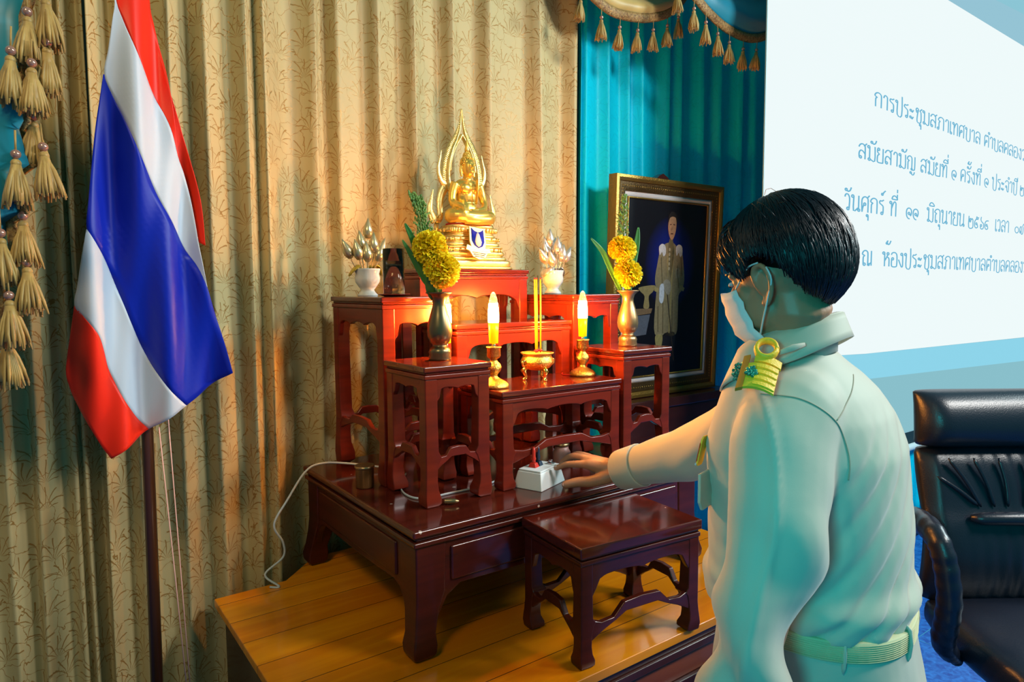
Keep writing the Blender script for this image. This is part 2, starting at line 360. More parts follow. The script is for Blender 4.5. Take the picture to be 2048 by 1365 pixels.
def curtain(name, crests, yf, amp, z0, z1, m, label, seed, zn=26, lean=.0):
    """pleated cloth: each pleat starts on a crest, sinks away and is overlapped by the next crest"""
    rnd = random.Random(seed); n = len(crests); P = []; uv = []; arc = None
    dr = [rnd.uniform(-.018, .018) for _ in crests]; am = [rnd.uniform(.7, 1.2) for _ in crests]
    ex = [rnd.uniform(.85, 1.9) for _ in crests]; tu = [rnd.uniform(.58, .80) for _ in crests]; ph = [rnd.uniform(0, 6) for _ in crests]
    for i in range(zn + 1):
        t = i / zn; z = lerp(z0, z1, t); path = []
        cr = [c + d * (1 - t) + .006 * math.sin(2.3 * t + p) + lean * (1 - t) for c, d, p in zip(crests, dr, ph)]
        for k in range(n - 1):
            a, w = cr[k], cr[k+1] - cr[k]; A = min(amp * am[k], w * .6) * (1 + .12 * math.sin(3 * t + ph[k]))
            for j in range(16):
                u = j / 16
                if u < tu[k]: q = u / tu[k]; x = a + w * tu[k] * q; y = -A + 2 * A * math.sin(PI / 2 * q) ** ex[k] + .12 * A * math.sin(2 * PI * q)
                else: q = (u - tu[k]) / (1 - tu[k]); x = a + w * (tu[k] + (1 - tu[k]) * q); y = A - 2 * A * (1 - math.cos(PI / 2 * q))
                path.append((x, y))
        path.append((cr[-1], -amp * .5))
        if arc is None:
            arc = [0]
            for k in range(1, len(path)): arc.append(arc[-1] + math.dist(path[k], path[k-1]))
        P.append([(x, yf(x) + y + .005 * math.sin(6 * t + x * 11), z) for x, y in path]); uv += [(q, z) for q in arc]
    o = ob(name, G().grid(P), m, uv=uv, solid=.003)
    return tag(o, label, 'curtain')
gold_x = [0.1872, 0.2645, 0.3864, 0.4894, 0.6063, 0.6677, 0.8929, 0.9765, 1.1299, 1.2775, 1.452, 1.6306, 1.8902, 2.1356]  # curtain, flag, valance, flower and screen coordinates below: unprojected from image pixels
gold_y = lambda x: 2.232 + .17 * sstep(.62, .80, x)
curtain('gold_curtain', [-0.5447, -0.4727, -0.3964, -0.3153, -0.229, -0.1464, -0.0587, 0.026, 0.109, 0.1338, 0.1801], lambda x: gold_y(x) + .035, .030, .02, 3.4, M_['gold_cloth'],
        'dark-shaded gold brocade curtain at the far left, left of the flag pole', 8)
curtain('gold_curtain', gold_x, gold_y, .030, .02, 3.4, M_['gold_cloth'],
        'broad gold brocade curtain hanging in deep folds behind the flag and altar', 3, lean=.0)
teal_x = [2.1836, 2.2059, 2.3505, 2.4993, 2.6005, 2.7942, 2.8898, 3.0647, 3.2316, 3.4076, 3.5534, 3.8217, 4.1588, 4.6613, 5.3144]
curtain('teal_curtain', teal_x, lambda x: 2.43, .024, .02, 3.4, M_['teal_cloth'],
        'tall teal curtain hanging behind the framed portrait', 5)
curtain('teal_curtain', [4.0 + .13 * i + .03 * math.sin(i * 2.3) for i in range(17)], lambda x: 1.86, .035, .02, 1.0, M_['teal_cloth'],
        'teal curtain below the projection screen, reaching the blue floor behind the chair', 6, zn=8)

# platform: plank top, moulded fascia and recessed plinth
pf = thing('altar_platform', 'low wooden stage with golden planks, carrying the red altar tables', 'platform', (1.28, 1.7, 0))
bx, by = 1.28, 1.7
def pl(n, g, m, bev=.003, **k):
    for i, v in enumerate(g.v): g.v[i] = v - Vector((bx, by, 0))
    return ob(n, g, m, pf, bevel=bev, **k)
pl('deck', G().prism([(.44,1.163),(2.128,1.163),(2.128,2.30),(.80,2.30),(.66,2.165),(.44,2.165)], .522, .548, 'xy'), M_['plank'])
pl('edge_moulding', G().box(.455, 2.11, 1.175, 1.20, .498, .522).box(.462, 2.10, 1.166, 1.2, .476, .498), M_['wooddark'])
pl('front_panel', G().box(.47, 2.10, 1.185, 1.21, .40, .476), M_['fascia'])
pl('base_moulding', G().box(.462, 2.11, 1.172, 1.21, .375, .40), M_['wooddark'])
pl('side_panel', G().box(.466, .49, 1.21, 2.15, .02, .522), M_['wooddark'])
pl('side_panel', G().box(2.08, 2.105, 1.21, 2.28, .02, .522), M_['wooddark'])
pl('plinth', G().box(.50, 2.07, 1.23, 2.14, 0, .40), M_['wooddark'])

# ---------------------------------------------------------------- altar furniture
def apron_poly(w, top, d0, d1, n, inset):
    """top strip whose lower edge is cusped: n lobes between the legs"""
    pts = [(-w/2 + inset, top), (w/2 - inset, top)]; K = 12 * n
    low = []
    for k in range(K + 1):
        t = k / K; x = lerp(w/2 - inset, -w/2 + inset, t)
        e = min(t, 1 - t) * (w - 2*inset)
        c = lerp(1.0, .26, sstep(.0, .5 / n, min(t, 1 - t)))
        h = d0 - d1 * (1 - c * (1 - abs(math.sin(n * PI * t)) ** .6))
        if e < .016: h = d0 + (1 - e / .016) ** 2 * .022
        low.append((x, top - h))
    return pts + low
def stretch_poly(w, zc, th, rise, inset):
    a, b = -w/2 + inset, w/2 - inset; L = b - a
    up = [(0, .35), (.10, 0), (.22, .08), (.32, 1), (.5, 1.12), (.68, 1), (.78, .08), (.90, 0), (1, .35)]
    dn = [(0, -.5), (.12, .1), (.24, .55), (.34, 1), (.5, 1.0), (.66, 1), (.76, .55), (.88, .1), (1, -.5)]
    return [(a + L*t, zc + th/2 + rise*(q-.5)) for t, q in up] + [(a + L*t, zc - th/2 + rise*(q-.5)) for t, q in reversed(dn)]
def leg_g(w, h, flare, foot, sx, sy, cx, cy, zs):
    """corner post at (cx, cy): outer faces flush, inner faces curve out at the foot"""
    prof = [(0, w*foot*.72), (.02, w*foot), (.07, w*foot*1.02), (.13, w*1.05), (.2, w*.95), (.3, w*.97), (zs-.03, w*1.12), (zs, w*1.3), (zs+.05, w*1.05), (.7, w), (1, w)]
    g = G(); R = []
    for t, q in prof:
        o = flare * (sstep(.3, .05, t) - .6 * sstep(.05, 0, t)); x0, y0 = cx + sx * o, cy + sy * o
        x1, y1 = x0 - sx * q, y0 - sy * q
        R.append([(x0, y0, t*h), (x1, y0, t*h), (x1, y1, t*h), (x0, y1, t*h)])
    return g.rings(R)
def unit(name, label, x0, x1, y0, y1, z0, z1, nf, ns, zs=.36, d0=.052, d1=.026, lw=.039, group=None, cat='altar table', rz=0, topm='woodtop', rise=.022, slab=.017, wm='wood'):
    w, d, h = x1 - x0, y1 - y0, z1 - z0
    t = thing(name, label, cat, ((x0+x1)/2, (y0+y1)/2, z0), rz, group)
    ob('tabletop', G().box(-w/2, w/2, -d/2, d/2, h-slab, h), M_[topm], t, bevel=.004)
    ob('moulding', G().box(-w/2+.007, w/2-.007, -d/2+.007, d/2-.007, h-slab-.007, h-slab+.001).box(-w/2+.003, w/2-.003, -d/2+.003, d/2-.003, h-slab-.02, h-slab-.007), M_[wm + 'x'], t, bevel=.003)
    hl = h - slab - .019; iw, idp = w - .012, d - .012
    for sx in (-1, 1):
        for sy in (-1, 1):
            ob('leg', leg_g(lw, hl, .005, 1.25, sx, sy, sx*iw/2, sy*idp/2, zs), M_[wm], t, bevel=.003)
    for s in (-1, 1):
        a, b = sorted((s*(idp/2-.002), s*(idp/2-.018)))
        ob('apron', G().prism(apron_poly(iw, hl, d0, d1, nf, lw*.9), a, b, 'xz'), M_[wm + 'x'], t, bevel=.0025)
        ob('stretcher', G().prism(stretch_poly(iw, hl*zs, .026, rise, lw*.9), a, b, 'xz'), M_[wm + 'x'], t, bevel=.003)
        a, b = sorted((s*(iw/2-.002), s*(iw/2-.018)))
        ob('apron', G().prism(apron_poly(idp, hl, d0, d1, ns, lw*.9), a, b, 'yz'), M_[wm], t, bevel=.0025)
        ob('stretcher', G().prism(stretch_poly(idp, hl*zs, .026, rise, lw*.9), a, b, 'yz'), M_[wm], t, bevel=.003)
    return t
TZ = .8914  # altar and platform coordinates are already scaled down about the camera position
unit('altar_stand', 'short red-brown altar stand holding the dark brass vase, nearest the flag', .876, 1.100, 1.598, 1.850, TZ, 1.2875, 2, 2, .38, group='short altar stands')
unit('altar_stand', 'short red-brown altar stand holding the coppery vase, in front of the portrait', 1.642, 1.888, 1.598, 1.850, TZ, 1.2875, 2, 2, .38, group='short altar stands')
unit('altar_table', 'low red-brown altar table under the incense bowl and candlesticks', 1.138, 1.638, 1.602, 1.851, TZ, 1.193, 3, 2, .42, d0=.062, d1=.034, group='stepped altar tables')
unit('altar_table', 'lit red altar table in the middle step, behind the incense sticks', 1.138, 1.638, 1.857, 2.095, TZ, 1.383, 3, 2, .38, d0=.075, d1=.04, group='stepped altar tables')
unit('altar_table', 'tallest red altar table, carrying the golden seated statue', 1.138, 1.628, 2.100, 2.290, TZ, 1.572, 2, 2, .3, d0=.105, d1=.045, group='stepped altar tables')
unit('altar_stand', 'tall deep altar stand with the water glass and pale-gold lotus pot on top', .876, 1.130, 1.857, 2.262, TZ, 1.476, 2, 3, .3, d0=.085, d1=.04, lw=.042, group='tall rear altar stands')
unit('altar_stand', 'tall deep altar stand with the silvery lotus pot on top, beside the portrait', 1.642, 1.888, 1.857, 2.262, TZ, 1.476, 2, 3, .3, d0=.085, d1=.04, lw=.042, group='tall rear altar stands')
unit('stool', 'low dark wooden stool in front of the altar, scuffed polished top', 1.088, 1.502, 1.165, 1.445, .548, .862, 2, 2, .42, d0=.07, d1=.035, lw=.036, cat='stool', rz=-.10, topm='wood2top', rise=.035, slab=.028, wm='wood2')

# long base table with panelled apron and hoofed legs
bt = thing('altar_base_table', 'long dark-red base table carrying the stepped altar tables', 'altar table', (1.325, 1.87, .548))
W2, D2, H2 = .56, .406, TZ - .548
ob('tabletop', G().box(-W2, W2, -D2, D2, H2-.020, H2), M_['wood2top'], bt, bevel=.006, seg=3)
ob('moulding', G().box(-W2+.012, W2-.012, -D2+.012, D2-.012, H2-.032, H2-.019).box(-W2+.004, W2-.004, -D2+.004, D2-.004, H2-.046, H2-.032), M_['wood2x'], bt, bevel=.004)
hb = H2 - .045; lw = .085
for sx in (-1, 1):
    for sy in (-1, 1):
        R = []
        for t, q, o in ((0, lw*.55, -.004), (.04, lw*.78, .006), (.12, lw*.82, .008), (.22, lw*.72, .0), (.40, lw*.80, -.008), (.55, lw*1.0, -.012), (1, lw*1.05, -.012)):
            x0, y0 = sx*(W2 + o), sy*(D2 + o)
            R.append([(x0, y0, t*hb), (x0 - sx*q, y0, t*hb), (x0 - sx*q, y0 - sy*q, t*hb), (x0, y0 - sy*q, t*hb)])
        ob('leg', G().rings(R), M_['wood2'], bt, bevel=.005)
def base_apron(L):
    a = L - lw*.74
    pts = [(-a, hb), (a, hb)]
    for k in range(25):
        t = k / 24; x = lerp(a, -a, t); e = min(t, 1-t) * 2 * a
        pts.append((x, hb - .125 - .10 * (1 - min(e/.085, 1)) ** 2 - .008 * math.sin(PI*t)))
    return pts
for s in (-1, 1):
    y = s * (D2 - .016)
    a, b = sorted((y, y - s*.02))
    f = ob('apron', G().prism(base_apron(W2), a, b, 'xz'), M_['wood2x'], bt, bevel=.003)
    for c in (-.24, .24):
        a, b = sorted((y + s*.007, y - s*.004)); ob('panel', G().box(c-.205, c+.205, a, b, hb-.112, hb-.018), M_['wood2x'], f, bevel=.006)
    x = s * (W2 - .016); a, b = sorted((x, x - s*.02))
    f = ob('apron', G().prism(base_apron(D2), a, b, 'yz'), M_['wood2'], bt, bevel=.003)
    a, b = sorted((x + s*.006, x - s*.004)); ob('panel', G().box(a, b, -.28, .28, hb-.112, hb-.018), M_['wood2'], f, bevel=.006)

# ---------------------------------------------------------------- flag on its pole
fy = 1.95
fl_pole = thing('flag_pole', 'dark wooden flag pole standing in front of the gold curtain', 'flag pole', (0.2478, 2.0, 0))
px0, py0 = fl_pole.location.x, fl_pole.location.y
ptop = Vector((0.2715, 2.0, 2.3493)) - Vector((px0, py0, 0))
ob('pole', G().tube([(0,0,.03), tuple(ptop)], [.0165, .0125], 14), M_['pole'], fl_pole)
ob('foot', G().lathe([(.16,0),(.16,.02),(.12,.035),(.05,.05),(.03,.12),(.02,.14)], 24), M_['pole'], fl_pole)
ob('finial', G().lathe([(.014,0),(.022,.01),(.012,.025),(.02,.05),(.008,.09),(.001,.12)], 16, Matrix.Translation(ptop)), M_['gold'], fl_pole)
# stripe boundaries (X, Z) traced from image pixels; neighbouring stripes share one boundary, the silhouette closes each side
b01 = [(0.2183, 2.3153), (0.2303, 2.209), (0.2413, 2.17), (0.2527, 2.1341), (0.2731, 2.0777), (0.2974, 2.0207), (0.3141, 1.9862), (0.329, 1.9572), (0.3446, 1.9126), (0.3573, 1.8504)]
b12 = [(0.1988, 2.0315), (0.2165, 1.9794), (0.2329, 1.9371), (0.2549, 1.8664), (0.2768, 1.8067), (0.3055, 1.7334), (0.3346, 1.675), (0.3643, 1.6138), (0.3906, 1.5682), (0.4107, 1.5122)]
b23 = [(0.1421, 1.6495), (0.1622, 1.6113), (0.1834, 1.5651), (0.212, 1.4776), (0.2283, 1.4227), (0.2441, 1.3747), (0.2616, 1.3323), (0.2795, 1.2906), (0.3079, 1.2392), (0.347, 1.1936)]
b34 = [(0.1105, 1.4646), (0.1316, 1.4298), (0.154, 1.3918), (0.1639, 1.3538), (0.1715, 1.3092), (0.1839, 1.2727), (0.1987, 1.2343), (0.216, 1.1989), (0.236, 1.1653), (0.26, 1.136)]
red_r = [(0.3092, 2.3404), (0.3097, 2.2255), (0.317, 2.1844), (0.3234, 2.149), (0.3308, 2.1072), (0.3382, 2.0651), (0.3479, 1.9915), (0.3519, 1.9478), (0.3547, 1.9012), (0.3585, 1.8505)]
wh_r = b01 + [(0.3711, 1.8094), (0.3822, 1.7546), (0.3904, 1.6871), (0.3974, 1.6148), (0.4119, 1.5095)]
wh_l = [(0.2162, 2.3147), (0.2272, 2.2119), (0.2207, 2.163), (0.2089, 2.0893)] + b12 + [(0.4118, 1.5082)]
bl_r = b12 + [(0.4271, 1.4472), (0.4426, 1.3852), (0.4535, 1.3295), (0.4631, 1.2733)]
bl_l = [(0.1967, 2.0311), (0.1879, 1.9784), (0.1751, 1.9049), (0.1627, 1.8196), (0.1497, 1.7223)] + b23
bl_b = [(0.347, 1.1936), (0.3823, 1.2089), (0.4214, 1.2353), (0.4631, 1.2733)]
w2_l = [(0.141, 1.6482), (0.1299, 1.5885), (0.1181, 1.5156)] + b34
r2_l = [(0.1094, 1.4622), (0.0989, 1.3943), (0.0855, 1.3071), (0.0906, 1.2661), (0.0994, 1.2344), (0.1196, 1.1797), (0.1367, 1.1396), (0.1523, 1.1056), (0.1684, 1.0775)]
def fdep(x, z): return .020 * math.sin(x * 40 + z * 3.5) + .010 * math.sin(x * 74 - z * 5 + 1.3)
def strip(left, right, name, m, parent, off=0.0):
    def resamp(pl, n=60):
        S = spline([(a, 0, b) for a, b in pl], 8); L = [0]
        for i in range(1, len(S)): L.append(L[-1] + (S[i] - S[i-1]).length)
        out = []; k = 0
        for i in range(n + 1):
            d = L[-1] * i / n
            while k < len(L) - 2 and L[k+1] < d: k += 1
            out.append(S[k].lerp(S[k+1], (d - L[k]) / max(L[k+1] - L[k], 1e-9)))
        return out
    A, C = resamp(left), resamp(right); P = []
    for i in range(len(A)):
        P.append([(p.x, fy + off + fdep(p.x, p.z), p.z) for p in [A[i].lerp(C[i], k / 14) for k in range(15)]])
    return ob(name, G().grid(P), m, parent, solid=.0015)
flag = thing('flag', 'red, white and blue striped flag hanging limp from its pole', 'flag', (0, 0, 0))
strip(b01, red_r, 'red_stripe', M_['flag_red'], flag)
strip(wh_l, wh_r, 'white_stripe', M_['flag_white'], flag)
strip(bl_l, bl_r, 'blue_stripe', M_['flag_blue'], flag)
strip(b23, w2_l, 'white_stripe', M_['flag_white'], flag)
strip(b34, r2_l, 'red_stripe', M_['flag_red'], flag)
bk = [(0.3396, 1.9947), (0.3611, 1.8566), (0.3879, 1.7415), (0.402, 1.6293), (0.352, 2.0093), (0.3859, 1.8724), (0.4078, 1.7429), (0.4154, 1.6204)]
strip(bk[:4], bk[4:], 'folded_back_edge', M_['flag_red'], flag, .03)
for a, b in ((318, 374), (347, 381)):
    tag(ob('cord', G().tube([(0.283, 1.97, 1.1389) if a == 318 else (0.3026, 1.97, 1.2641), (0.3043, 1.97, 0.73) if a == 318 else (0.319, 1.97, 0.7261), (0.3205, 1.97, 0.3971) if a == 318 else (0.3293, 1.97, 0.3938)], .0016, 6), M_['string']),
        'thin pink flag cord, the left one of the two beside the pole' if a == 318 else 'thin pale flag cord, the right one of the two beside the pole', 'cord', 'flag cords')

# ---------------------------------------------------------------- swagged valances with tassels
def tassel(parent, p, s=1.0, tilt=0.0, seed=0):
    """hangs from p: short cord, bead, knot and a skirt of threads; total about .13 m"""
    rnd = random.Random(seed)
    t = ob('tassel', G().tube([(0,0,0),(0,0,-.042)], .0018, 6).ell((0,0,-.058), (.0085,.0085,.008)), M_['thread'], parent, loc=p)
    t.rotation_euler = (0, tilt, rnd.uniform(0, 6)); t.scale = (s, s, s)
    ob('bead', G().ell((0,0,-.042), (.0085,.0085,.0085), nu=12, nv=8), M_['bead'], t)
    g = G()
    for k in range(34):
        a = 2*PI*k/34 + rnd.uniform(-.1,.1); r1 = rnd.uniform(.55,1) * .026; l = rnd.uniform(.066,.082)
        ca, sa = math.cos(a), math.sin(a)
        g.tube([(ca*.003, sa*.003, -.06), (ca*r1*.55, sa*r1*.55, -.06-l*.35), (ca*r1*.85, sa*r1*.85, -.06-l*.7), (ca*r1+rnd.uniform(-.003,.003), sa*r1+rnd.uniform(-.003,.003), -.06-l)], [.003,.0034,.0032,.0018], 5)
    g.lathe([(.007,-.056),(.011,-.075),(.016,-.1),(.019,-.125)], 12)
    ob('skirt', g, M_['thread'], t)
    return t
def swag(name, label, edge, top, m, y, tass, ridges=5, seed=0, pull=.05):
    """cloth slung between two points: its lower edge is edge, folds run as nested curves up to top"""
    t = thing(name, label, 'valance', (0, 0, 0))
    E = spline([(a, 0, b) for a, b in edge], 8); n = len(E); P = []
    T0, T1 = Vector((edge[0][0], 0, top)), Vector((edge[-1][0], 0, top)); K = 40
    for k in range(K + 1):
        u = k / K; row = []
        for i in range(n):
            q = i / (n - 1); base = T0.lerp(T1, q); p = E[i].lerp(base, u)
            bulge = math.sin(PI * q) ** .7
            row.append((p.x, y - bulge * (pull * math.sin(PI * (1-u) * .5 + .3) + .022 * math.sin(u * ridges * 2 * PI)), p.z))
        P.append(row)
    ob('cloth', G().grid(P), m, t, solid=.004)
    b = G(); Q = []
    for i in range(n):
        q = i / (n - 1); yy = y - math.sin(PI*q) ** .7 * (pull * math.sin(PI*.5 + .3)) - .006
        Q.append((E[i].x, yy, E[i].z - .012))
    b.tube(Q, .02, 8, flat=.35)
    ob('braid', b, M_['braid'], t)
    for k, q in enumerate(tass):
        i = min(int(q * (n-1)), n-1)
        tassel(t, (Q[i][0], Q[i][1], Q[i][2] - .012), 1.0, random.Random(seed+k).uniform(-.1,.1), seed + k)
    return t
swag('swag_valance', 'gold swagged valance with a tassel fringe, above the lotus pots', [(1.9291, 2.8593), (2.0342, 2.7795), (2.1535, 2.7235), (2.2786, 2.7215), (2.4097, 2.7465), (2.547, 2.8048), (2.679, 2.915), (2.7629, 3.0352)], 3.30, M_['gold_plain'], 2.24,
     (.12,.24,.37,.49,.60,.70,.80), 4, 20)
swag('swag_valance', 'blue velvet swagged valance with a tassel fringe, beside the projection screen', [(2.3277, 2.8946), (2.4651, 2.8069), (2.5713, 2.7314), (2.6963, 2.6871), (2.8698, 2.6865), (3.0523, 2.7578), (3.2655, 2.9227), (3.3954, 3.1301)], 3.45, M_['teal_plain'], 2.05,
     (.08,.17,.26,.35,.44,.53,.62,.72), 3, 40, .08)
# side tail at the left edge, a cascade of folded cloth trimmed with tassels
jb = thing('side_drape', 'turquoise side drape with gold tassel trim at the left edge', 'valance', (0,0,0))
YJ = 1.83
zg = [(0.0717, 2.1971), (0.0383, 2.095), (0.0356, 2.0108), (0.0234, 1.977), (0.0279, 1.8615), (0.0202, 1.8478), (0.0339, 1.7713), (0.0082, 1.7527), (0.0161, 1.6674), (-0.0076, 1.65), (-0.0048, 1.5692), (-0.0366, 1.5258), (-0.032, 1.4175)]
P = []
for i, (x, z) in enumerate(zg):
    row = []
    for k in range(15):
        t = k / 14; xx = lerp(-.38, x, t); row.append((xx, YJ + .035 * math.sin(t * 9 + i * .4) + (.02 if i % 2 else -.01), z + .10 * (1 - t)))
    P.append(row)
ob('cloth', G().grid(P), M_['teal_plain'], jb, solid=.004)
ob('braid', G().tube([(x + .004, YJ + (.01 if i % 2 else -.03), z) for i, (x, z) in enumerate(zg)], .014, 8, flat=.5), M_['braid'], jb)
tp = [(0.0475, 1.8, 2.1439), (0.0804, 1.8, 2.0845), (0.0504, 1.8, 2.0313), (0.0468, 1.8, 1.9265), (0.0575, 1.8, 1.8597), (0.0128, 1.8, 1.838), (0.0166, 1.8, 1.7124), (0.0183, 1.8, 1.6115), (-0.0165, 1.8, 1.5413), (-0.0261, 1.8, 1.4561), (-0.0231, 1.8, 1.6729), (0.0171, 1.8, 2.05), (0.0785, 1.8, 2.1877)]
for k, p in enumerate(tp):
    tassel(jb, (p[0], p[1] - .012 * (k % 3), p[2]), 1.18, random.Random(k).uniform(-.16, .05), 70 + k)
# ---------------------------------------------------------------- things on the altar
def socket_base(n=28):
    return [(.0001,0),(.034,0),(.036,.004),(.034,.010),(.028,.017),(.018,.023),(.010,.029),(.008,.034),(.0095,.038),(.016,.048),(.0185,.058),(.015,.067),(.009,.074),(.008,.080),(.014,.085),(.0165,.090),(.0155,.110),(.018,.113),(.018,.116),(.006,.116),(.0001,.116)]
def candlestick(loc, label, base=True):
    t = thing('electric_candlestick', label, 'candlestick', loc, 0, 'electric candles')
    zb = .128
    if base:
        ob('holder', G().lathe([(r * 1.32, q * 1.10) for r, q in socket_base()], 36), M_['gold_rough'], t)
    else:
        zb = .03; ob('holder', G().lathe([(.0001,0),(.012,0),(.012,.012),(.006,.03),(.0001,.03)], 20), M_['gold'], t)
    ob('socket', G().lathe([(.0055,zb-.006),(.0055,zb+.012)], 16), M_['chrome'], t)
    z = zb + .010
    ob('candle_tube', G().lathe([(.0001,z),(.0140,z),(.0152,z+.034),(.0162,z+.064)], 24), M_['candle'], t)
    b = ob('bulb', G().lathe([(.0162,z+.064),(.0168,z+.082),(.0160,z+.104),(.0138,z+.124)], 24), M_['bulb'], t)
    ob('bulb_tip', G().lathe([(.0138,z+.124),(.0112,z+.140),(.0072,z+.152),(.0022,z+.158),(.0001,z+.158)], 24), M_['bulbtip'], b)
    return t
def cord(label, pts, r=.0022, m='cord', name='power_cord', flat=1.0, group=None):
    return tag(ob(name, G().tube(spline(pts, 8), r, 8, flat=flat), M_[m]), label, 'cord', group)
cR = (1.583, 1.740, 1.193); cL = (1.177, 1.700, 1.193)
candlestick(cR, 'lit electric candlestick right of the incense bowl')
candlestick(cL, 'lit electric candlestick left of the incense bowl')
candlestick((1.090, 1.838, 1.2875), 'small lit electric candle half hidden behind the dark brass vase', False)
cord('short red wire trailing behind the candlestick right of the incense bowl', [(cR[0]-.044, cR[1]+.015, 1.1955), (cR[0]-.05, cR[1]+.05, 1.1955), (cR[0]-.02, cR[1]+.085, 1.1955)], .002, 'redcord', 'wire', group='red candle wires')
cord('short red wire trailing behind the candlestick left of the incense bowl', [(cL[0]+.046, cL[1]+.01, 1.1955), (cL[0]+.055, cL[1]+.03, 1.1955), (cL[0]+.075, cL[1]+.065, 1.1955), (cL[0]+.06, cL[1]+.12, 1.1955)], .002, 'redcord', 'wire', group='red candle wires')
# incense bowl
ib = (1.388, 1.750, 1.193)
t = thing('incense_bowl', 'golden three-legged incense bowl on the low altar table', 'incense bowl', ib); t.scale = (1.18, 1.18, 1.0)
ob('bowl', G().lathe([(.0001,.034),(.020,.034),(.036,.042),(.046,.056),(.047,.066),(.042,.078),(.040,.084),(.047,.090),(.048,.093),(.044,.094),(.042,.088),(.0001,.086)], 40), M_['gold_rough'], t)
ob('sand', G().lathe([(.0001,.0915),(.02,.0925),(.043,.0895),(.043,.086),(.0001,.086)], 32), M_['sand'], t)
for k in range(3):
    a = 2*PI*k/3 + .5; ca, sa = math.cos(a), math.sin(a)
    ob('leg', G().tube([(ca*.030,sa*.030,.046),(ca*.040,sa*.040,.032),(ca*.034,sa*.034,.018),(ca*.032,sa*.032,.010),(ca*.037,sa*.037,.003),(ca*.040,sa*.040,.0)], [.009,.008,.005,.0048,.006,.0055], 10), M_['gold'], t)
for s in (-1, 1):
    ob('handle', G().tube(spline([(s*.040,-.006,.070),(s*.055,-.006,.066),(s*.053,-.004,.052),(s*.042,-.004,.05)], 5), .0035, 8), M_['gold'], t)
for k, (dx, dy, n) in enumerate(((-.0085,-.004,'leftmost'),(.004,.004,'middle'),(.0135,-.002,'rightmost'))):
    t = thing('incense_stick', 'yellow incense stick standing in the golden bowl, %s of three' % n, 'incense stick', (ib[0]+dx, ib[1]+dy, ib[2]+.091), 0, 'incense sticks')
    ob('stick', G().tube([(0,0,.012),(-.004+.002*k,0,.245)], .0026, 8), M_['incense'], t)
    ob('stem', G().tube([(0,0,-.004),(0,0,.012)], .0016, 8).ell((0,0,.008),(.006,.006,.005)), M_['incense_red'], t)
    ob('tip', G().ell((-.004+.002*k,0,.247),(.0022,.0022,.004)), M_['incense_red'], t)
# brass vases and marigolds
vprof = [(.0001,0),(.033,0),(.034,.006),(.032,.018),(.034,.024),(.030,.034),(.022,.042),(.021,.046),(.029,.054),(.036,.070),(.038,.085),(.036,.105),(.028,.135),(.0205,.160),(.0195,.172),(.024,.186),(.034,.196),(.040,.200),(.039,.203),(.030,.198),(.020,.186),(.016,.165),(.016,.09),(.0001,.08)]
vL = (1.010, 1.742, 1.2875); vR = (1.782, 1.716, 1.2875)
for loc, lb, mm in ((vL, 'dark brass flower vase on the stand nearest the flag', M_['brass_dark']), (vR, 'coppery brass flower vase on the stand in front of the portrait', M_['brass_copper'])):
    t = thing('flower_vase', lb, 'vase', loc, 0, 'brass flower vases')
    ob('body', G().lathe(vprof[5:], 40), mm, t); ob('foot', G().lathe(vprof[:7], 40), mm, t)
def marigold(vase, p, r, seed, label, ax=(0,0,1)):
    rnd = random.Random(seed); base = Vector((vase[0], vase[1], vase[2] + .15)); c = Vector(p)
    t = thing('marigold', label, 'flower', tuple(base), 0, 'yellow marigolds')
    ob('stem', G().tube(spline([(0,0,0), ((c-base)*.5 + Vector((.004,0,0))), (c - base) - Vector(ax)*r*.3], 5), .0025, 7), M_['stem'], t)
    g = G(); A = Vector(ax).normalized(); q = A.to_track_quat('Z', 'Y').to_matrix()
    for k in range(190):
        u = k / 190; th = k * 2.39996; el = lerp(1.45, -.85, u ** .85) + rnd.uniform(-.1, .1)
        d = Vector((math.cos(el)*math.cos(th), math.cos(el)*math.sin(th), math.sin(el)*.78)); d.normalize()
        tx = Vector((-math.sin(th), math.cos(th), 0)); n2 = d.cross(tx)
        L = r * rnd.uniform(.88, 1.06); w = r * rnd.uniform(.20, .32)
        o = d * (r * .35); e = d * L; f1, f2, f3 = (rnd.uniform(-.25,.25) * w for _ in range(3))
        vs = [o - tx*w*.25, o + tx*w*.25, e*.72 - tx*w*.8 + n2*f1, e*.74 + n2*w*.3, e*.72 + tx*w*.8 + n2*f2,
              e - tx*w + n2*(f3 + w*.35), e*1.03 - tx*w*.4 - n2*w*.2, e + n2*(f2 + w*.3), e*1.02 + tx*w*.5 - n2*w*.25, e*.97 + tx*w + n2*w*.3]
        off = c - base
        g.add([off + q @ v for v in vs], [(0,1,3),(0,3,2),(1,4,3),(2,3,6,5),(3,7,6),(3,8,7),(3,4,9,8)])
    ob('bloom', g, M_['marigold'], t, smooth=False)
def blade(vase, pts, w, label, m='green'):
    base = Vector((vase[0], vase[1], vase[2] + .17)); S = spline([Vector(p) - base for p in pts], 6); P = []; n = len(S)
    side = Vector((.75, -.55, .2)).normalized()
    for i, p in enumerate(S):
        t = i / (n-1); ww = w * math.sin(PI * min(t*.86 + .10, 1)) ** .8 + .0005
        tg = (S[min(i+1,n-1)] - S[max(i-1,0)]).normalized(); s = tg.cross(Vector((-.45,-.8,.2))).normalized(); nn = tg.cross(s)
        P.append([p - s*ww, p - s*ww*.5 + nn*ww*.18, p + nn*ww*.28, p + s*ww*.5 + nn*ww*.18, p + s*ww])
    tag(ob('leaf_blade', G().grid(P), M_[m], loc=tuple(base), solid=.0008), label, 'leaf')
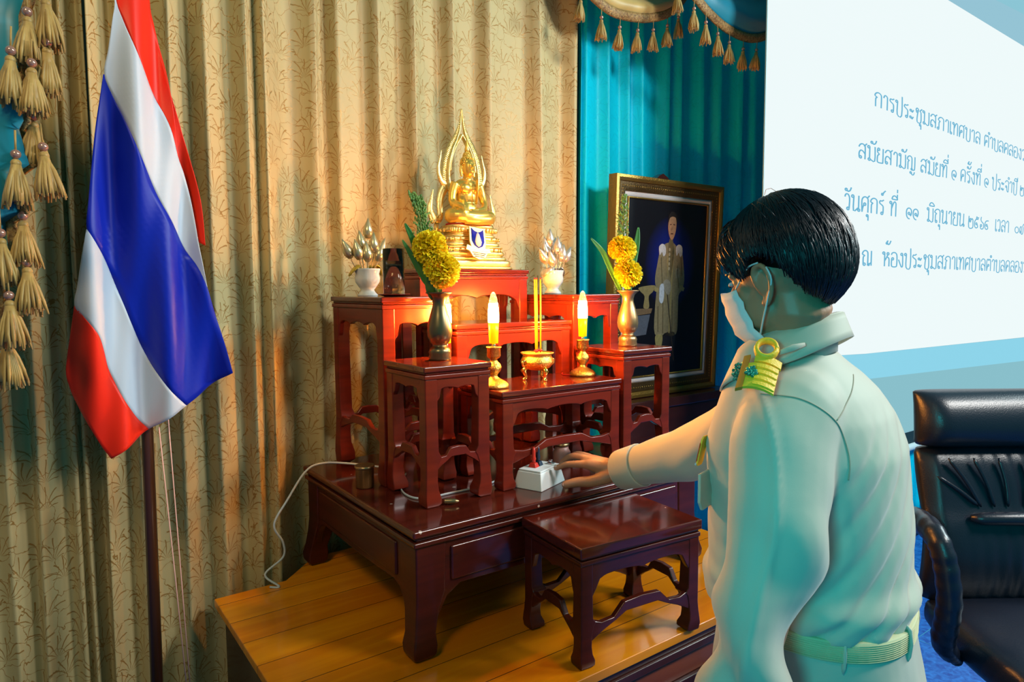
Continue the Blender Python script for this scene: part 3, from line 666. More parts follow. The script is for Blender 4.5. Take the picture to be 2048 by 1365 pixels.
def sprig(vase, pts, label, w, seed, n=26):
    rnd = random.Random(seed); base = Vector((vase[0], vase[1], vase[2] + .17)); S = spline([Vector(p) - base for p in pts], 8)
    t = thing('fern_sprig', label, 'foliage', tuple(base), 0, 'feathery green sprigs')
    ob('stem', G().tube(S, [lerp(.0022,.0008,i/(len(S)-1)) for i in range(len(S))], 6), M_['stem'], t)
    g = G()
    for k in range(n):
        u = lerp(.28, 1, k/(n-1)); p = S[min(int(u*(len(S)-1)), len(S)-1)]; l = w * (1.15 - u*.8)
        for sgn in (-1, 1):
            d = Vector((sgn*rnd.uniform(.5,1)*.8, -sgn*rnd.uniform(.2,.7)*.6 + rnd.uniform(-.3,.3), rnd.uniform(.5,1.1))).normalized()
            tip = p + d*l*rnd.uniform(.7,1.1)
            g.tube([p, p.lerp(tip,.6)+Vector((0,0,.002)), tip], [.0008,.0008,.0004], 4)
            for j in range(5):
                c = p.lerp(tip, .25 + .18*j); g.ell(c + Vector((rnd.uniform(-.003,.003),rnd.uniform(-.003,.003),rnd.uniform(0,.004))), (.0022,.0022,.0046), nu=6, nv=4)
    ob('foliage', g, M_['fern'], t)
va, vb = Vector(vL), Vector(vR)
marigold(vL, (0.995, 1.7, 1.552), .052, 1, 'lower yellow marigold in the dark brass vase', (.35,-.6,.5))
marigold(vL, (0.9751, 1.73, 1.6178), .052, 2, 'upper yellow marigold in the dark brass vase', (-.1,-.5,.7))
marigold(vR, (1.7621, 1.7, 1.547), .051, 3, 'lower yellow marigold in the coppery vase', (.25,-.7,.45))
marigold(vR, (1.754, 1.72, 1.6348), .050, 4, 'upper yellow marigold in the coppery vase', (-.15,-.5,.75))
blade(vL, [(1.005, 1.74, 1.4673), (0.9679, 1.75, 1.5266), (0.9328, 1.75, 1.5844), (0.8969, 1.75, 1.6407)], .009, 'long green leaf blade arching left from the dark brass vase, lower one')
blade(vL, [(1.0108, 1.75, 1.4671), (0.9686, 1.765, 1.571), (0.9387, 1.765, 1.6432), (0.9137, 1.765, 1.6896)], .010, 'green leaf blade pointing up left beside the feathery sprig')
blade(vL, [(1.0235, 1.76, 1.4668), (1.0075, 1.77, 1.6015), (1.0015, 1.77, 1.6458), (0.987, 1.77, 1.6864)], .011, 'short green leaf blade behind the upper marigold of the dark vase')
blade(vL, [(0.9909, 1.745, 1.4675), (0.9789, 1.735, 1.4898), (0.9698, 1.73, 1.5117), (0.9642, 1.725, 1.5378)], .012, 'broad green leaf wrapped around the stems above the dark vase')
sprig(vL, [(1.0171, 1.755, 1.467), (0.9751, 1.76, 1.6149), (0.9572, 1.76, 1.716), (0.9321, 1.76, 1.7689)], 'feathery green sprig leaning left in the dark brass vase', .040, 11)
sprig(vL, [(1.0171, 1.755, 1.467), (0.9894, 1.77, 1.6306), (0.9759, 1.77, 1.718), (0.9602, 1.77, 1.7635)], 'feathery green sprig standing upright in the dark brass vase', .034, 12)
sprig(vR, [(1.7786, 1.72, 1.4555), (1.7693, 1.73, 1.6358), (1.7684, 1.73, 1.7429), (1.7778, 1.73, 1.8217)], 'feathery yellow-green sprig in the coppery vase', .038, 13)
blade(vR, [(1.7709, 1.72, 1.4556), (1.7145, 1.735, 1.5635), (1.6747, 1.735, 1.6246), (1.6169, 1.735, 1.6715)], .010, 'long green leaf blade arching left from the coppery vase')
blade(vR, [(1.7967, 1.73, 1.4551), (1.8424, 1.745, 1.6019), (1.8576, 1.745, 1.6666), (1.8649, 1.745, 1.7219)], .012, 'green leaf blade standing behind the coppery vase marigolds, right side')
# lotus pots
def lotus(loc, label, budm, potm, leafm, seed, spread):
    t = thing('lotus_pot', label, 'ornament', loc, 0, 'lotus bud ornaments')
    ob('pot', G().lathe([(.0001,0),(.034,0),(.034,.006),(.026,.014),(.022,.022),(.030,.032),(.041,.048),(.043,.062),(.040,.076),(.044,.090),(.045,.094),(.040,.093),(.036,.08),(.0001,.078)], 36), potm, t)
    rnd = random.Random(seed)
    for k, (x, y, z, tx) in enumerate(spread):
        top = Vector((x, y, z)); r = .0165; d = Vector((tx, 0, 1)).normalized(); q = d.to_track_quat('Z', 'Y').to_matrix().to_4x4()
        g = G().lathe([(.0001,-.026),(.009,-.023),(r,-.008),(r*1.05,.003),(r*.8,.018),(r*.4,.033),(.001,.046),(.0001,.046)], 14, Matrix.Translation(top) @ q)
        for a in (0, 2.1, 4.2):
            g.lathe([(.006,-.024),(r*.92,-.007),(r*.78,.012),(.001,.032)], 8, Matrix.Translation(top + q.to_3x3() @ Vector((math.cos(a)*.003, math.sin(a)*.003, 0))) @ q)
        b = ob('lotus_bud', g, budm, t)
        ob('stem', G().tube(spline([(x*.35, y*.35, .08), (x*.7, y*.7, .105), top - d*.018], 4), .0016, 6), budm, b)
    for a in ((.2, 3.3) if leafm == M_['silver'] else (2.9, .4)):
        ca, sa = math.cos(a), math.sin(a); P = []
        for i in range(7):
            u = i / 6; rad = lerp(.022, .062, u); row = []
            for j in range(9):
                b = a + lerp(-.75, .75, j/8) * math.sin(PI*(u*.75+.2)); row.append((rad*math.cos(b), rad*math.sin(b), .098 + .010*math.sin(PI*u) - .028*u*u + .004*math.sin(j*1.3)))
            P.append(row)
        ob('lotus_leaf', G().grid(P), leafm, t, solid=.0012)
    return t
lotus((.966, 2.150, 1.476), 'white lotus pot with pale-gold buds, left rear of the altar', M_['bronze_paint'], M_['white_ceramic'], M_['leaf_gold'], 1,
      [(-.072,-.01,.150,-.5),(-.045,-.03,.146,-.25),(-.020,.0,.178,-.15),(.012,.015,.222,.05),(.016,-.022,.172,.0),(.052,.0,.160,.45),(.035,-.025,.142,.3),(-.012,-.03,.140,-.1)])
lotus((1.735, 2.085, 1.476), 'white lotus pot with silvery-pink buds, right rear of the altar', M_['silver'], M_['white_ceramic'], M_['silver'], 2,
      [(-.062,-.02,.142,-.6),(-.038,.0,.165,-.2),(-.006,.01,.216,.0),(.0,-.03,.182,.05),(.032,.0,.165,.3),(.056,-.02,.150,.6),(.020,-.035,.152,.2),(-.020,.02,.186,-.2),(.024,.02,.184,.2),(-.03,-.03,.132,-.3)])
# glass of water on its saucer
gl = (1.000, 2.018, 1.476)
t = thing('saucer', 'flat dark red saucer under the water glass', 'saucer', gl)
ob('dish', G().lathe([(.0001,0),(.030,0),(.050,.005),(.053,.007),(.050,.0085),(.030,.005),(.0001,.005)], 36), M_['woodx'], t)
t = thing('water_glass', 'clear straight glass of water on a saucer beside the pale-gold lotus pot', 'glass', (gl[0], gl[1], gl[2]+.0055))
ob('tumbler', G().lathe([(.0001,0),(.034,0),(.0345,.004),(.0355,.150),(.0345,.150),(.0335,.006),(.0001,.008)], 40), M_['glass'], t)
ob('water', G().lathe([(.0001,.0055),(.0337,.0055),(.0344,.090),(.0001,.090)], 40), M_['water'], t)

# seated golden statue with flame arch on a tiered pedestal
bx, by, bz = 1.400, 2.185, 1.572
t = thing('seated_statue', 'golden seated statue under a pointed flame arch on the tallest altar table', 'statue', (bx, by, bz))
tiers = [(.172,.085,0,.010),(.164,.082,.010,.034),(.148,.074,.034,.046),(.132,.066,.046,.052),(.140,.070,.052,.066),(.128,.064,.066,.080),(.134,.067,.080,.086),(.120,.060,.086,.100),(.112,.056,.100,.106),(.118,.059,.106,.120),(.102,.052,.120,.130),(.094,.049,.130,.138),(.108,.055,.138,.156),(.098,.051,.156,.166)]
g = G(); g2 = G()
for k, (a, b, z0, z1) in enumerate(tiers):
    R = []
    for z, s in ((z0, .97), ((z0*3+z1)/4, 1), ((z0+3*z1)/4, 1), (z1, .97)):
        R.append([(a*s*math.copysign(abs(math.cos(q))**.45, math.cos(q)), b*s*math.copysign(abs(math.sin(q))**.45, math.sin(q)), z) for q in [2*PI*j/48 for j in range(48)]])
    (g if k not in (1,) else g2).rings(R)
for k in range(40):
    q = 2*PI*k/40
    x, y = .108*math.copysign(abs(math.cos(q))**.45, math.cos(q)), .055*math.copysign(abs(math.sin(q))**.45, math.sin(q)); g.ell((x, y, .147), (.006,.006,.009), nu=8, nv=6)
for zz, a, b in ((.073,.129,.065),(.113,.119,.060)):
    for k in range(20):
        q = 2*PI*k/20; x, y = a*math.copysign(abs(math.cos(q))**.45, math.cos(q)), b*math.copysign(abs(math.sin(q))**.45, math.sin(q)); g.box(x-.0025,x+.0025,y-.0025,y+.0025,zz-.006,zz+.006)
ob('pedestal', g, M_['gold_pale'], t); ob('plinth_band', g2, M_['gold_pale'], t)
ob('red_cushion', G().lathe([(.0001,0),(.096,0),(.098,.003),(.094,.006),(.0001,.006)], 40, Matrix.Translation((0,0,.166)) @ Matrix.Diagonal((1,.52,1,1))), M_['incense_red'], t)
z = .172; g = G()
g.ell((0,.006,z+.040),(.045,.032,.040)).ell((0,.008,z+.085),(.046,.030,.042)).ell((0,.008,z+.118),(.054,.027,.024))
g.ell((-.020,-.012,z+.108),(.024,.016,.018)).ell((.020,-.012,z+.108),(.024,.016,.018))
g.tube([(0,.006,z+.125),(0,.003,z+.150)], [.018,.016], 12)
g.ell((0,-.004,z+.172),(.0245,.026,.031)).ell((0,-.012,z+.158),(.018,.016,.016))
g.tube([(0,-.029,z+.178),(0,-.034,z+.168)], [.0035,.0055], 8)
for s in (-1, 1):
    g.tube([(s*.027,.004,z+.182),(s*.029,.004,z+.165),(s*.027,.0,z+.145)], [.004,.006,.005], 8)
# arms: the right one reaches down over the knee, the left one rests in the lap
g.tube(spline([(-.052,.006,z+.122),(-.067,.004,z+.090),(-.070,-.004,z+.062),(-.060,-.034,z+.052),(-.052,-.052,z+.045)],4), [.0175,.0175,.017,.016,.0155,.015,.0145,.014,.014,.0135,.013,.0125,.0115,.0105,.0095,.0085,.0085], 12)
for k in range(4): g.tube([(-.058+.005*k,-.054,z+.046),(-.058+.0048*k,-.062,z+.032),(-.057+.0045*k,-.063,z+.012+.002*abs(k-1.5))], [.0038,.0036,.0028], 7)
g.tube(spline([(.052,.006,z+.122),(.066,.004,z+.090),(.066,-.010,z+.060),(.040,-.034,z+.043),(.008,-.044,z+.040)],4), [.0175,.0175,.017,.016,.0155,.015,.0145,.014,.014,.0135,.013,.0125,.0115,.0105,.0095,.0085,.008], 12)
for k in range(4): g.tube([(.010,-.040-.0045*k,z+.041),(-.022,-.042-.0045*k,z+.040)], [.0038,.003], 7)
# crossed legs
g.ell((-.082,-.014,z+.022),(.026,.030,.024)).ell((.082,-.014,z+.022),(.026,.030,.023))
g.tube(spline([(-.030,.004,z+.028),(-.085,-.012,z+.023),(-.060,-.044,z+.020),(.0,-.052,z+.018),(.046,-.046,z+.022)],5), .0205, 12)
g.tube(spline([(.030,.004,z+.026),(.088,-.012,z+.020),(.060,-.050,z+.014),(.0,-.058,z+.011),(-.05,-.05,z+.012)],5), .0165, 12)
g.ell((.054,-.044,z+.026),(.022,.011,.008))
zst = z
def tall(me):
    for v in (me.vertices if isinstance(me, bpy.types.Mesh) else me.v):
        c = v.co if hasattr(v, 'co') else v
        c.z = zst + (c.z - zst) * 1.23; c.y = c.y * 1.1 if c.y < 0 else c.y
    return me
ob('figure', tall(remesh(g, .0022, 4)), M_['gold_statue'], t)
# features and curls
g = G().ell((-.0095,-.0295,z+.178),(.006,.003,.0022)).ell((.0095,-.0295,z+.178),(.006,.003,.0022)).ell((0,-.0305,z+.157),(.008,.003,.0025))
ob('face_features', tall(g), M_['gold_statue'], t)
g = G().ell((0,.002,z+.186),(.026,.026,.022)).ell((0,.004,z+.208),(.015,.015,.014))
for k in range(150):
    u = (k + .5) / 150; el = math.asin(1 - u * 1.25) if 1 - u*1.25 > -1 else 0; th = k * 2.39996
    d = Vector((math.cos(el)*math.cos(th), math.cos(el)*math.sin(th), math.sin(el)))
    if d.y < -.55 and d.z < .55: continue
    g.ell((d.x*.0265, .002 + d.y*.0265, z+.186 + d.z*.023), (.0032,.0032,.0032), nu=6, nv=5)
for k in range(40):
    d = Vector((math.cos(k*2.4)*math.sqrt(1-(k/40)**2), math.sin(k*2.4)*math.sqrt(1-(k/40)**2), k/40)); g.ell((d.x*.015, .004+d.y*.015, z+.208+d.z*.014),(.0026,.0026,.0026), nu=6, nv=5)
ob('curled_hair', tall(g), M_['gold_statue'], t)
ob('flame_finial', G().lathe([(.0001,0),(.008,.0),(.0095,.010),(.006,.026),(.003,.042),(.0003,.060)], 14, Matrix.Translation((0,.004,z+.270))), M_['gold_statue'], t)
# robe band over the left shoulder
ob('robe_band', tall(G().tube(spline([(.022,-.028,z+.135),(.018,-.034,z+.115),(.016,-.034,z+.085),(.015,-.030,z+.06)],4), .0075, 8, flat=.3)), M_['gold_statue'], t)
# flame arch
g = G()
def rib(pts, r0, r1, spikes=True):
    S = spline([(a, .040, b) for a, b in pts], 8); n = len(S)
    g.tube(S, [lerp(r0, r1, i/(n-1)) for i in range(n)], 10, flat=.55)
    if spikes:
        for i in range(1, n - 1):
            tg = (S[i+1]-S[i-1]).normalized(); nn = Vector((tg.z, 0, -tg.x)); 
            if nn.x * S[i].x < 0: nn = -nn
            r = lerp(r0, r1, i/(n-1)); g.tube([S[i], S[i] + nn*r*1.15 + Vector((0,0,r*.4)), S[i] + nn*r*1.5 + Vector((0,0,r*1.1))], [r*.5, r*.35, .0005], 5)
for s in (-1, 1):
    rib([(s*.060,.300),(s*.066,.350),(s*.060,.405),(s*.044,.455),(s*.022,.500),(s*.008,.545),(s*.001,.612)], .021, .003)
    rib([(s*.056,.375),(s*.052,.410),(s*.036,.455),(s*.014,.492),(0,.515)], .012, .010, False)
    rib([(s*.060,.322),(s*.084,.326),(s*.100,.350),(s*.104,.385),(s*.096,.418),(s*.090,.448)], .016, .0012, False)
    rib([(s*.054,.318),(s*.078,.300),(s*.094,.270),(s*.098,.235),(s*.096,.205),(s*.104,.186),(s*.122,.182),(s*.128,.196)], .013, .009)
    rib([(s*.120,.180),(s*.132,.200),(s*.140,.225),(s*.136,.255),(s*.128,.300)], .019, .0015)
    g.tube([(s*.118,.040,.172),(s*.118,.040,.140)], [.008,.010], 10)
ob('flame_arch', g, M_['gold_pale'], t)
# emblem shield leaning on the pedestal
sh = thing('emblem_shield', 'gilt shield emblem with blue panel leaning on the statue pedestal', 'emblem', (bx - .020, by - .100, bz + .050))
sh.rotation_euler = (-.30, .12, .0); sh.scale = (1.12, 1, 1.12)
def sg(poly, d0, d1): return G().prism(poly, d0, d1, 'xz')
ob('plate', sg([(-.031,.098),(.031,.098),(.033,.045),(.028,.028),(.044,.032),(.050,.014),(.036,.010),(.024,-.008),(.0,-.016),(-.024,-.008),(-.036,.010),(-.050,.014),(-.044,.032),(-.028,.028),(-.033,.045)], -.003, .003), M_['gold_pale'], sh, bevel=.001)
ob('blue_panel', sg([(-.024,.093),(-.012,.084),(0,.080),(.012,.084),(.024,.093),(.025,.048),(.016,.032),(0,.024),(-.016,.032),(-.025,.048)], -.0045, -.002), M_['flag_blue'], sh)
ob('white_motif', sg([(0,.082),(.006,.072),(.010,.058),(.013,.046),(.009,.034),(0,.028),(-.009,.034),(-.013,.046),(-.010,.058),(-.006,.072)], -.0062, -.004), M_['mat_white'], sh)
g = G()
for k in range(3): g.box(-.026+.004*k, .026-.004*k, -.0042, -.0028, .006-.0065*k, .0085-.0065*k)
ob('ribbon_lines', g, M_['brass'], sh)

# switch box with its plugs, cords and small things on the base table
sb = thing('switch_box', 'white plastic switch box on the base table under the man\'s hand', 'switch box', (1.279, 1.604, TZ), .36)
sb.scale = (1.08,1.08,1.08)
R = [[(-.068,-.048,0),(.068,-.048,0),(.068,.048,0),(-.068,.048,0)], [(-.056,-.038,.048),(.056,-.038,.048),(.056,.038,.048),(-.056,.038,.048)]]
ob('housing', G().rings(R), M_['white_plastic'], sb, bevel=.003)
ob('lid', G().box(-.054,.054,-.036,.036,.048,.053), M_['white_plastic'], sb, bevel=.002)
ob('toggle_switch', G().box(.026,.046,-.028,-.008,.053,.058).box(.032,.041,-.022,-.012,.058,.066), M_['chrome'], sb, bevel=.002)
for dx, lb, m, s in ((-.014, 'red plug standing in the white switch box', 'red_plastic', 1), (.012, 'dark blue plug standing in the white switch box', 'black_plastic', .9)):
    p = sb.location + Matrix.Rotation(.36, 3, 'Z') @ Vector((dx - .006, .008, .0572))
    t = thing('plug', lb, 'plug', tuple(p), .36, 'plugs in the switch box')
    ob('body', G().rings([[(-.012*s,-.014,0),(.012*s,-.014,0),(.012*s,.014,0),(-.012*s,.014,0)],[(-.008*s,-.009,.014),(.008*s,-.009,.014),(.008*s,.009,.014),(-.008*s,.009,.014)]]), M_[m], t, bevel=.002)
    ob('grip', G().lathe([(.006,.012),(.0055,.02),(.0075,.026),(.0055,.032),(.0055,.05),(.003,.062)], 14), M_[m], t)
cord('pale grey cord looping through the legs of the stand nearest the flag', [(1.2009, 1.7061, 0.895), (1.1, 1.6824, 0.895), (1.0021, 1.6818, 0.895), (0.9118, 1.6854, 0.895), (0.8914, 1.7485, 0.895), (0.9238, 1.8511, 0.895), (0.9963, 1.9513, 0.895)], .0035, flat=.6)
cord('pale blue-grey cord running from the base table down the gold curtain', [(1.0,2.02,TZ+.004)] + [(0.8561, 2.12, 0.9175), (0.7739, 2.13, 0.9271), (0.7249, 2.135, 0.9058), (0.6669, 2.14, 0.8241), (0.6215, 2.14, 0.7513), (0.6479, 2.14, 0.6876), (0.6478, 2.145, 0.6361), (0.5906, 2.15, 0.5911)] + [(.625,2.12,.5535),(.60,2.135,.5525)], .0035)
t = thing('finial', 'small ribbed brass-green finial lying on the base table', 'finial', (0.9552, 1.5983, 0.9014), 0)
t.rotation_euler = (PI/2, 0, .95)
ob('cone', G().lathe([(.0001,-.022),(.005,-.022),(.009,-.016),(.0075,-.013),(.0095,-.008),(.008,-.004),(.0095,.001),(.0075,.006),(.008,.010),(.005,.016),(.002,.022),(.0001,.023)], 18), M_['brass'], t)
t = thing('cup', 'small brown cup standing on the base table behind the stand nearest the flag', 'cup', (.832, 1.905, TZ))
ob('body', G().lathe([(.0001,0),(.024,0),(.027,.004),(.028,.065),(.030,.068),(.026,.068),(.024,.02),(.0001,.018)], 28), mat('brown_tin', (.22,.10,.03), .35, metal=.4), t)
ob('rim', G().lathe([(.0285,.060),(.0305,.063),(.0305,.069),(.0265,.069)], 28), M_['brass'], t)
t = thing('jar', 'dusty pinkish jar under the low altar table, behind the hand', 'jar', (1.47, 1.72, TZ))
ob('body', G().lathe([(.0001,0),(.026,0),(.030,.01),(.030,.05),(.024,.06),(.022,.072),(.0001,.072)], 24), mat('dusty_pink', (.34,.18,.16), .4), t)
ob('lid', G().lathe([(.025,.072),(.026,.078),(.020,.084),(.0001,.086)], 24), M_['brass'], t)

# ---------------------------------------------------------------- framed portrait on its wall bracket
FW, FH = .800, 1.075; fx0, fz0 = 2.255, .955
fr = thing('framed_portrait', 'large gold-framed portrait of a standing figure in a pale robe', 'picture', (fx0 + FW/2, 2.305, fz0))
fr.rotation_euler = (.035, 0, 0)
def rail(inset, wd, y0, y1):
    a, b = -FW/2 + inset, FW/2 - inset; c, d = inset, FH - inset
    g = G(); o = [(a,c),(b,c),(b,d),(a,d)]; i = [(a+wd,c+wd),(b-wd,c+wd),(b-wd,d-wd),(a+wd,d-wd)]; m = [(a+wd*.5,c+wd*.5),(b-wd*.5,c+wd*.5),(b-wd*.5,d-wd*.5),(a+wd*.5,d-wd*.5)]
    R = [[(x, .03, z) for x, z in o], [(x, y0, z) for x, z in o], [(x, (y0+y1)/2-.005, z) for x, z in m], [(x, y1, z) for x, z in i], [(x, .03, z) for x, z in i]]
    return g.rings(R, True, False)
ob('outer_frame', rail(0, .030, -.022, -.018), M_['frame_gold'], fr, bevel=.002)
ob('beaded_moulding', rail(.030, .044, -.012, -.006), M_['frame_dark'], fr, bevel=.002)
g = G(); a, b, c, d = -FW/2+.05, FW/2-.05, .05, FH-.05
for k in range(48): g.ell((lerp(a,b,k/47), -.011, c), (.005,.005,.005), nu=6, nv=4).ell((lerp(a,b,k/47), -.011, d), (.005,.005,.005), nu=6, nv=4)
for k in range(66): g.ell((a, -.011, lerp(c,d,k/65)), (.005,.005,.005), nu=6, nv=4).ell((b, -.011, lerp(c,d,k/65)), (.005,.005,.005), nu=6, nv=4)
ob('bead_row', g, M_['frame_gold'], fr)
ob('mount', rail(.074, .024, -.002, .004), M_['mat_white'], fr)
ob('inner_slip', rail(.097, .008, -.004, .0), M_['frame_gold'], fr)
ob('crest', G().prism([(-.045,0),(.045,0),(.03,.012),(0,.026),(-.03,.012)], -.02, .02, 'xz', Matrix.Translation((-.08,0,FH))), M_['wooddark'], fr, bevel=.002)
# the painted picture: dark ground with a blue glow, figure and side table as flat paint
pm = mat('painted_dark_ground', (.004,.004,.01), .35); nt = pm.node_tree
tc = nt.nodes.new('ShaderNodeTexCoord'); mp = nt.nodes.new('ShaderNodeMapping'); mp.inputs['Location'].default_value = (-.12, 0, -2.80); mp.inputs['Scale'].default_value = (5.2, 0, 4.2)
nt.links.new(tc.outputs['Object'], mp.inputs[0])
gr = N(nt, 'ShaderNodeTexGradient', gradient_type='SPHERICAL'); nt.links.new(mp.outputs[0], gr.inputs[0])
rp = nt.nodes.new('ShaderNodeValToRGB'); rp.color_ramp.elements[0].color = (.004,.004,.008,1); rp.color_ramp.elements[1].color = (.003,.015,.26,1); rp.color_ramp.elements[1].position = .9
nt.links.new(gr.outputs['Fac'], rp.inputs[0]); nt.links.new(rp.outputs[0], nt.nodes['Principled BSDF'].inputs['Base Color'])
pic = ob('painting', G().box(-FW/2+.10, FW/2-.10, .004, .012, .10, FH-.10), pm, fr, smooth=False)
def paint(name, poly, col, k, closed=True):
    S = spline([(a, 0, b) for a, b in poly], 4, True) if closed else [Vector((a,0,b)) for a, b in poly]
    return ob(name, G().prism([(p.x, p.z) for p in S], .004 - .0006*k, .0045, 'xz'), mat('paint_' + name, col, .45, var=(90, (1,1,1), tuple(c*.6 for c in col), .3)), pic, smooth=False)
paint('painted_robe', [(-.015,.765),(.035,.770),(.075,.745),(.105,.735),(.125,.66),(.135,.58),(.120,.53),(.095,.50),(.095,.40),(.088,.305),(.01,.295),(-.075,.31),(-.080,.45),(-.075,.52),(-.088,.585),(-.075,.66),(-.055,.735)], (.25,.21,.115), 1)
paint('painted_trousers', [(-.02,.30),(.075,.31),(.07,.20),(.06,.165),(.0,.165),(-.01,.22)], (.012,.012,.018), 1)
paint('painted_tailcoat', [(-.070,.30),(-.02,.30),(-.022,.25),(-.045,.235),(-.065,.25)], (.30,.26,.10), 2)
paint('painted_collar', [(.010,.785),(.032,.785),(.045,.72),(.030,.60),(.018,.62),(.002,.72)], (.16,.13,.06), 2)
for q in ([(-.045,.70),(-.030,.55),(-.036,.56),(-.052,.69)], [(-.055,.45),(-.050,.32),(-.056,.32),(-.063,.45)], [(-.020,.47),(-.014,.31),(-.020,.31),(-.026,.47)], [(.050,.48),(.056,.32),(.050,.32),(.044,.48)], [(.080,.66),(.096,.54),(.090,.54),(.072,.65)], [(.105,.70),(.118,.60),(.112,.60),(.098,.69)]):
    paint('painted_fold', q, (.13,.105,.055), 2, False)
paint('painted_trim', [(.036,.74),(.044,.74),(.036,.31),(.026,.31)], (.36,.29,.12), 2, False)
paint('painted_trim', [(-.004,.70),(.004,.72),(.008,.60),(.002,.60)], (.36,.29,.12), 2, False)
for a, b in ((-.078,.54), (.118,.545)): paint('painted_cuff', [(a-.012,b+.012),(a+.020,b-.004),(a+.012,b-.022),(a-.014,b-.012)], (.34,.28,.12), 3, False)
paint('painted_face', [(.022,.905),(.046,.900),(.056,.865),(.050,.82),(.035,.790),(.022,.785),(.006,.805),(-.004,.845),(.0,.885)], (.42,.27,.16), 3)
paint('painted_hair', [(-.006,.87),(-.004,.90),(.014,.922),(.042,.922),(.060,.90),(.058,.865),(.050,.893),(.028,.90),(.006,.893)], (.015,.012,.012), 4)
for nm, q in (('painted_eye', [(.006,.862),(.018,.864),(.018,.858),(.006,.857)]), ('painted_eye', [(.032,.864),(.045,.862),(.045,.857),(.032,.858)]), ('painted_mouth', [(.014,.818),(.034,.818),(.033,.811),(.015,.811)])):
    paint(nm, q, (.10,.04,.03), 4, False)
paint('painted_nose', [(.021,.858),(.028,.835),(.016,.832)], (.30,.17,.10), 4, False)
for a in (-.045, .082): paint('painted_shoulder_knot', [(a-.022,.745),(a,.762),(a+.024,.750),(a+.028,.715),(a+.012,.70),(a,.722),(a-.015,.705)], (.55,.60,.66), 3)
paint('painted_hands', [(-.030,.565),(.0,.585),(.028,.565),(.032,.53),(.010,.505),(-.012,.525)], (.30,.28,.22), 3)
paint('painted_glove', [(-.050,.555),(-.025,.560),(-.018,.50),(-.030,.465),(-.052,.475),(-.055,.52)], (.52,.58,.66), 4)
paint('painted_stick', [(.004,.51),(.010,.51),(.078,.165),(.072,.165)], (.05,.04,.03), 3, False)
for k in range(6): paint('painted_medal', [(.075+.004*math.cos(2*PI*j/8)*3+.008*(k%2), .63+.012*math.sin(2*PI*j/8)-.014*(k//2)) for j in range(8)], (.30,.29,.20), 2)
for k in range(5): paint('painted_chain', [(.012+.006*math.cos(2*PI*j/6), .735-.024*k+.009*math.sin(2*PI*j/6)) for j in range(6)], (.45,.42,.30), 3)
paint('painted_table', [(-.29,.40),(-.11,.415),(-.10,.44),(-.29,.44)], (.20,.13,.07), 1, False)
paint('painted_tablecloth', [(-.29,.40),(-.115,.41),(-.14,.31),(-.29,.30)], (.10,.12,.16), 1, False)
paint('painted_bowl', [(-.20,.545),(-.09,.555),(-.10,.525),(-.13,.50),(-.125,.445),(-.165,.445),(-.16,.50),(-.19,.525)], (.30,.24,.10), 2)
br = thing('wall_bracket', 'dark carved wall shelf carrying the framed portrait', 'shelf', (fx0 + FW/2, 2.29, fz0 - .03))
ob('shelf_board', G().box(-.42,.47,-.085,.09,-.022,.026), M_['wooddark'], br, bevel=.006)
ob('front_carving', G().prism([(-.41,-.022),(.46,-.022),(.45,-.06),(.40,-.085),(.30,-.10),(.22,-.14),(.14,-.175),(0,-.19),(-.41,-.19)], -.07, -.05, 'xz'), M_['wooddark'], br, bevel=.003)
ob('corbel', G().prism([(-.06,-.022),(.09,-.022),(.09,-.2),(.05,-.18)], -.06, -.02, 'yz'), M_['wooddark'], br, bevel=.003)
ob('corbel', G().prism([(-.06,-.022),(.09,-.022),(.09,-.2),(.05,-.18)], .20, .24, 'yz'), M_['wooddark'], br, bevel=.003)

# ---------------------------------------------------------------- projection screen
SY = 1.78
scr = thing('projection_screen', 'large projection screen showing blue Thai writing on white', 'screen', (4.6, SY, .5))
def onscr(g):
    for i, v in enumerate(g.v): g.v[i] = v - Vector((4.6, SY, .5))
    return g
SX0 = 2.7018
bl = (4.1497, 0.6312); SZ0 = bl[1]
fabric = mat('screen_fabric', (.42,.62,.68), .7)
ob('fabric', onscr(G().box(SX0, 7.0, SY, SY+.006, SZ0, 3.5)), fabric, scr, smooth=False)
ob('black_hem', onscr(G().box(SX0, 7.0, SY-.001, SY+.007, SZ0-.075, SZ0)), mat('black_hem', (.01,.035,.045), .6), scr, smooth=False)
ob('weight_bar', onscr(G().tube([(SX0-.01, SY, SZ0-.095), (7.0, SY, SZ0-.095)], .022, 14)), mat('white_bar', (.55,.68,.72), .4), scr)
lit = emis('projected_white', (.86,.955,.96), 1.0); ink = emis('projected_blue_ink', (.155,.47,.67), 1.0); dim = emis('projected_pale_blue', (.27,.66,.82), 1.0); low = emis('projected_dim_spill', (.28,.58,.66), .9); dim2 = emis('projected_grey_blue', (.30,.55,.66), 1.0); dim3 = emis('projected_mist', (.26,.56,.66), 1.0)
def flat(name, pts, k, m):
    y = SY - .0015 * k
    return ob(name, onscr(G().prism([(x, z) for x, z in pts], y, y + .0012, 'xz')), m, scr, smooth=False)
flat('projected_page', [(SX0+.004, 3.49)] + [(SX0+.004, 1.1669)] + [(3.6698, 1.1343), (6.0865, 1.1059)] + [(6.95, 1.1059 + .02), (6.95, 3.49)], 1, lit)
flat('projected_margin', [(2.7549, 1.1669), (3.6699, 1.1329), (6.0868, 1.104), (6.1133, 0.9262), (4.0271, 0.9849), (2.7608, 1.018)], 1, dim)
flat('projected_spill', [(2.7608, 1.018), (4.0271, 0.9849), (6.1133, 0.9262)] + [(6.95, 0.9262), (6.95, SZ0+.004), (SX0+.004, SZ0+.004), (SX0+.004, 1.018)], 1, low)
flat('projected_toolbar', [(4.5095, 3.1791), (5.2024, 3.1722), (5.7892, 3.1668), (5.7144, 3.6671), (4.1402, 3.2518)], 2, dim2)
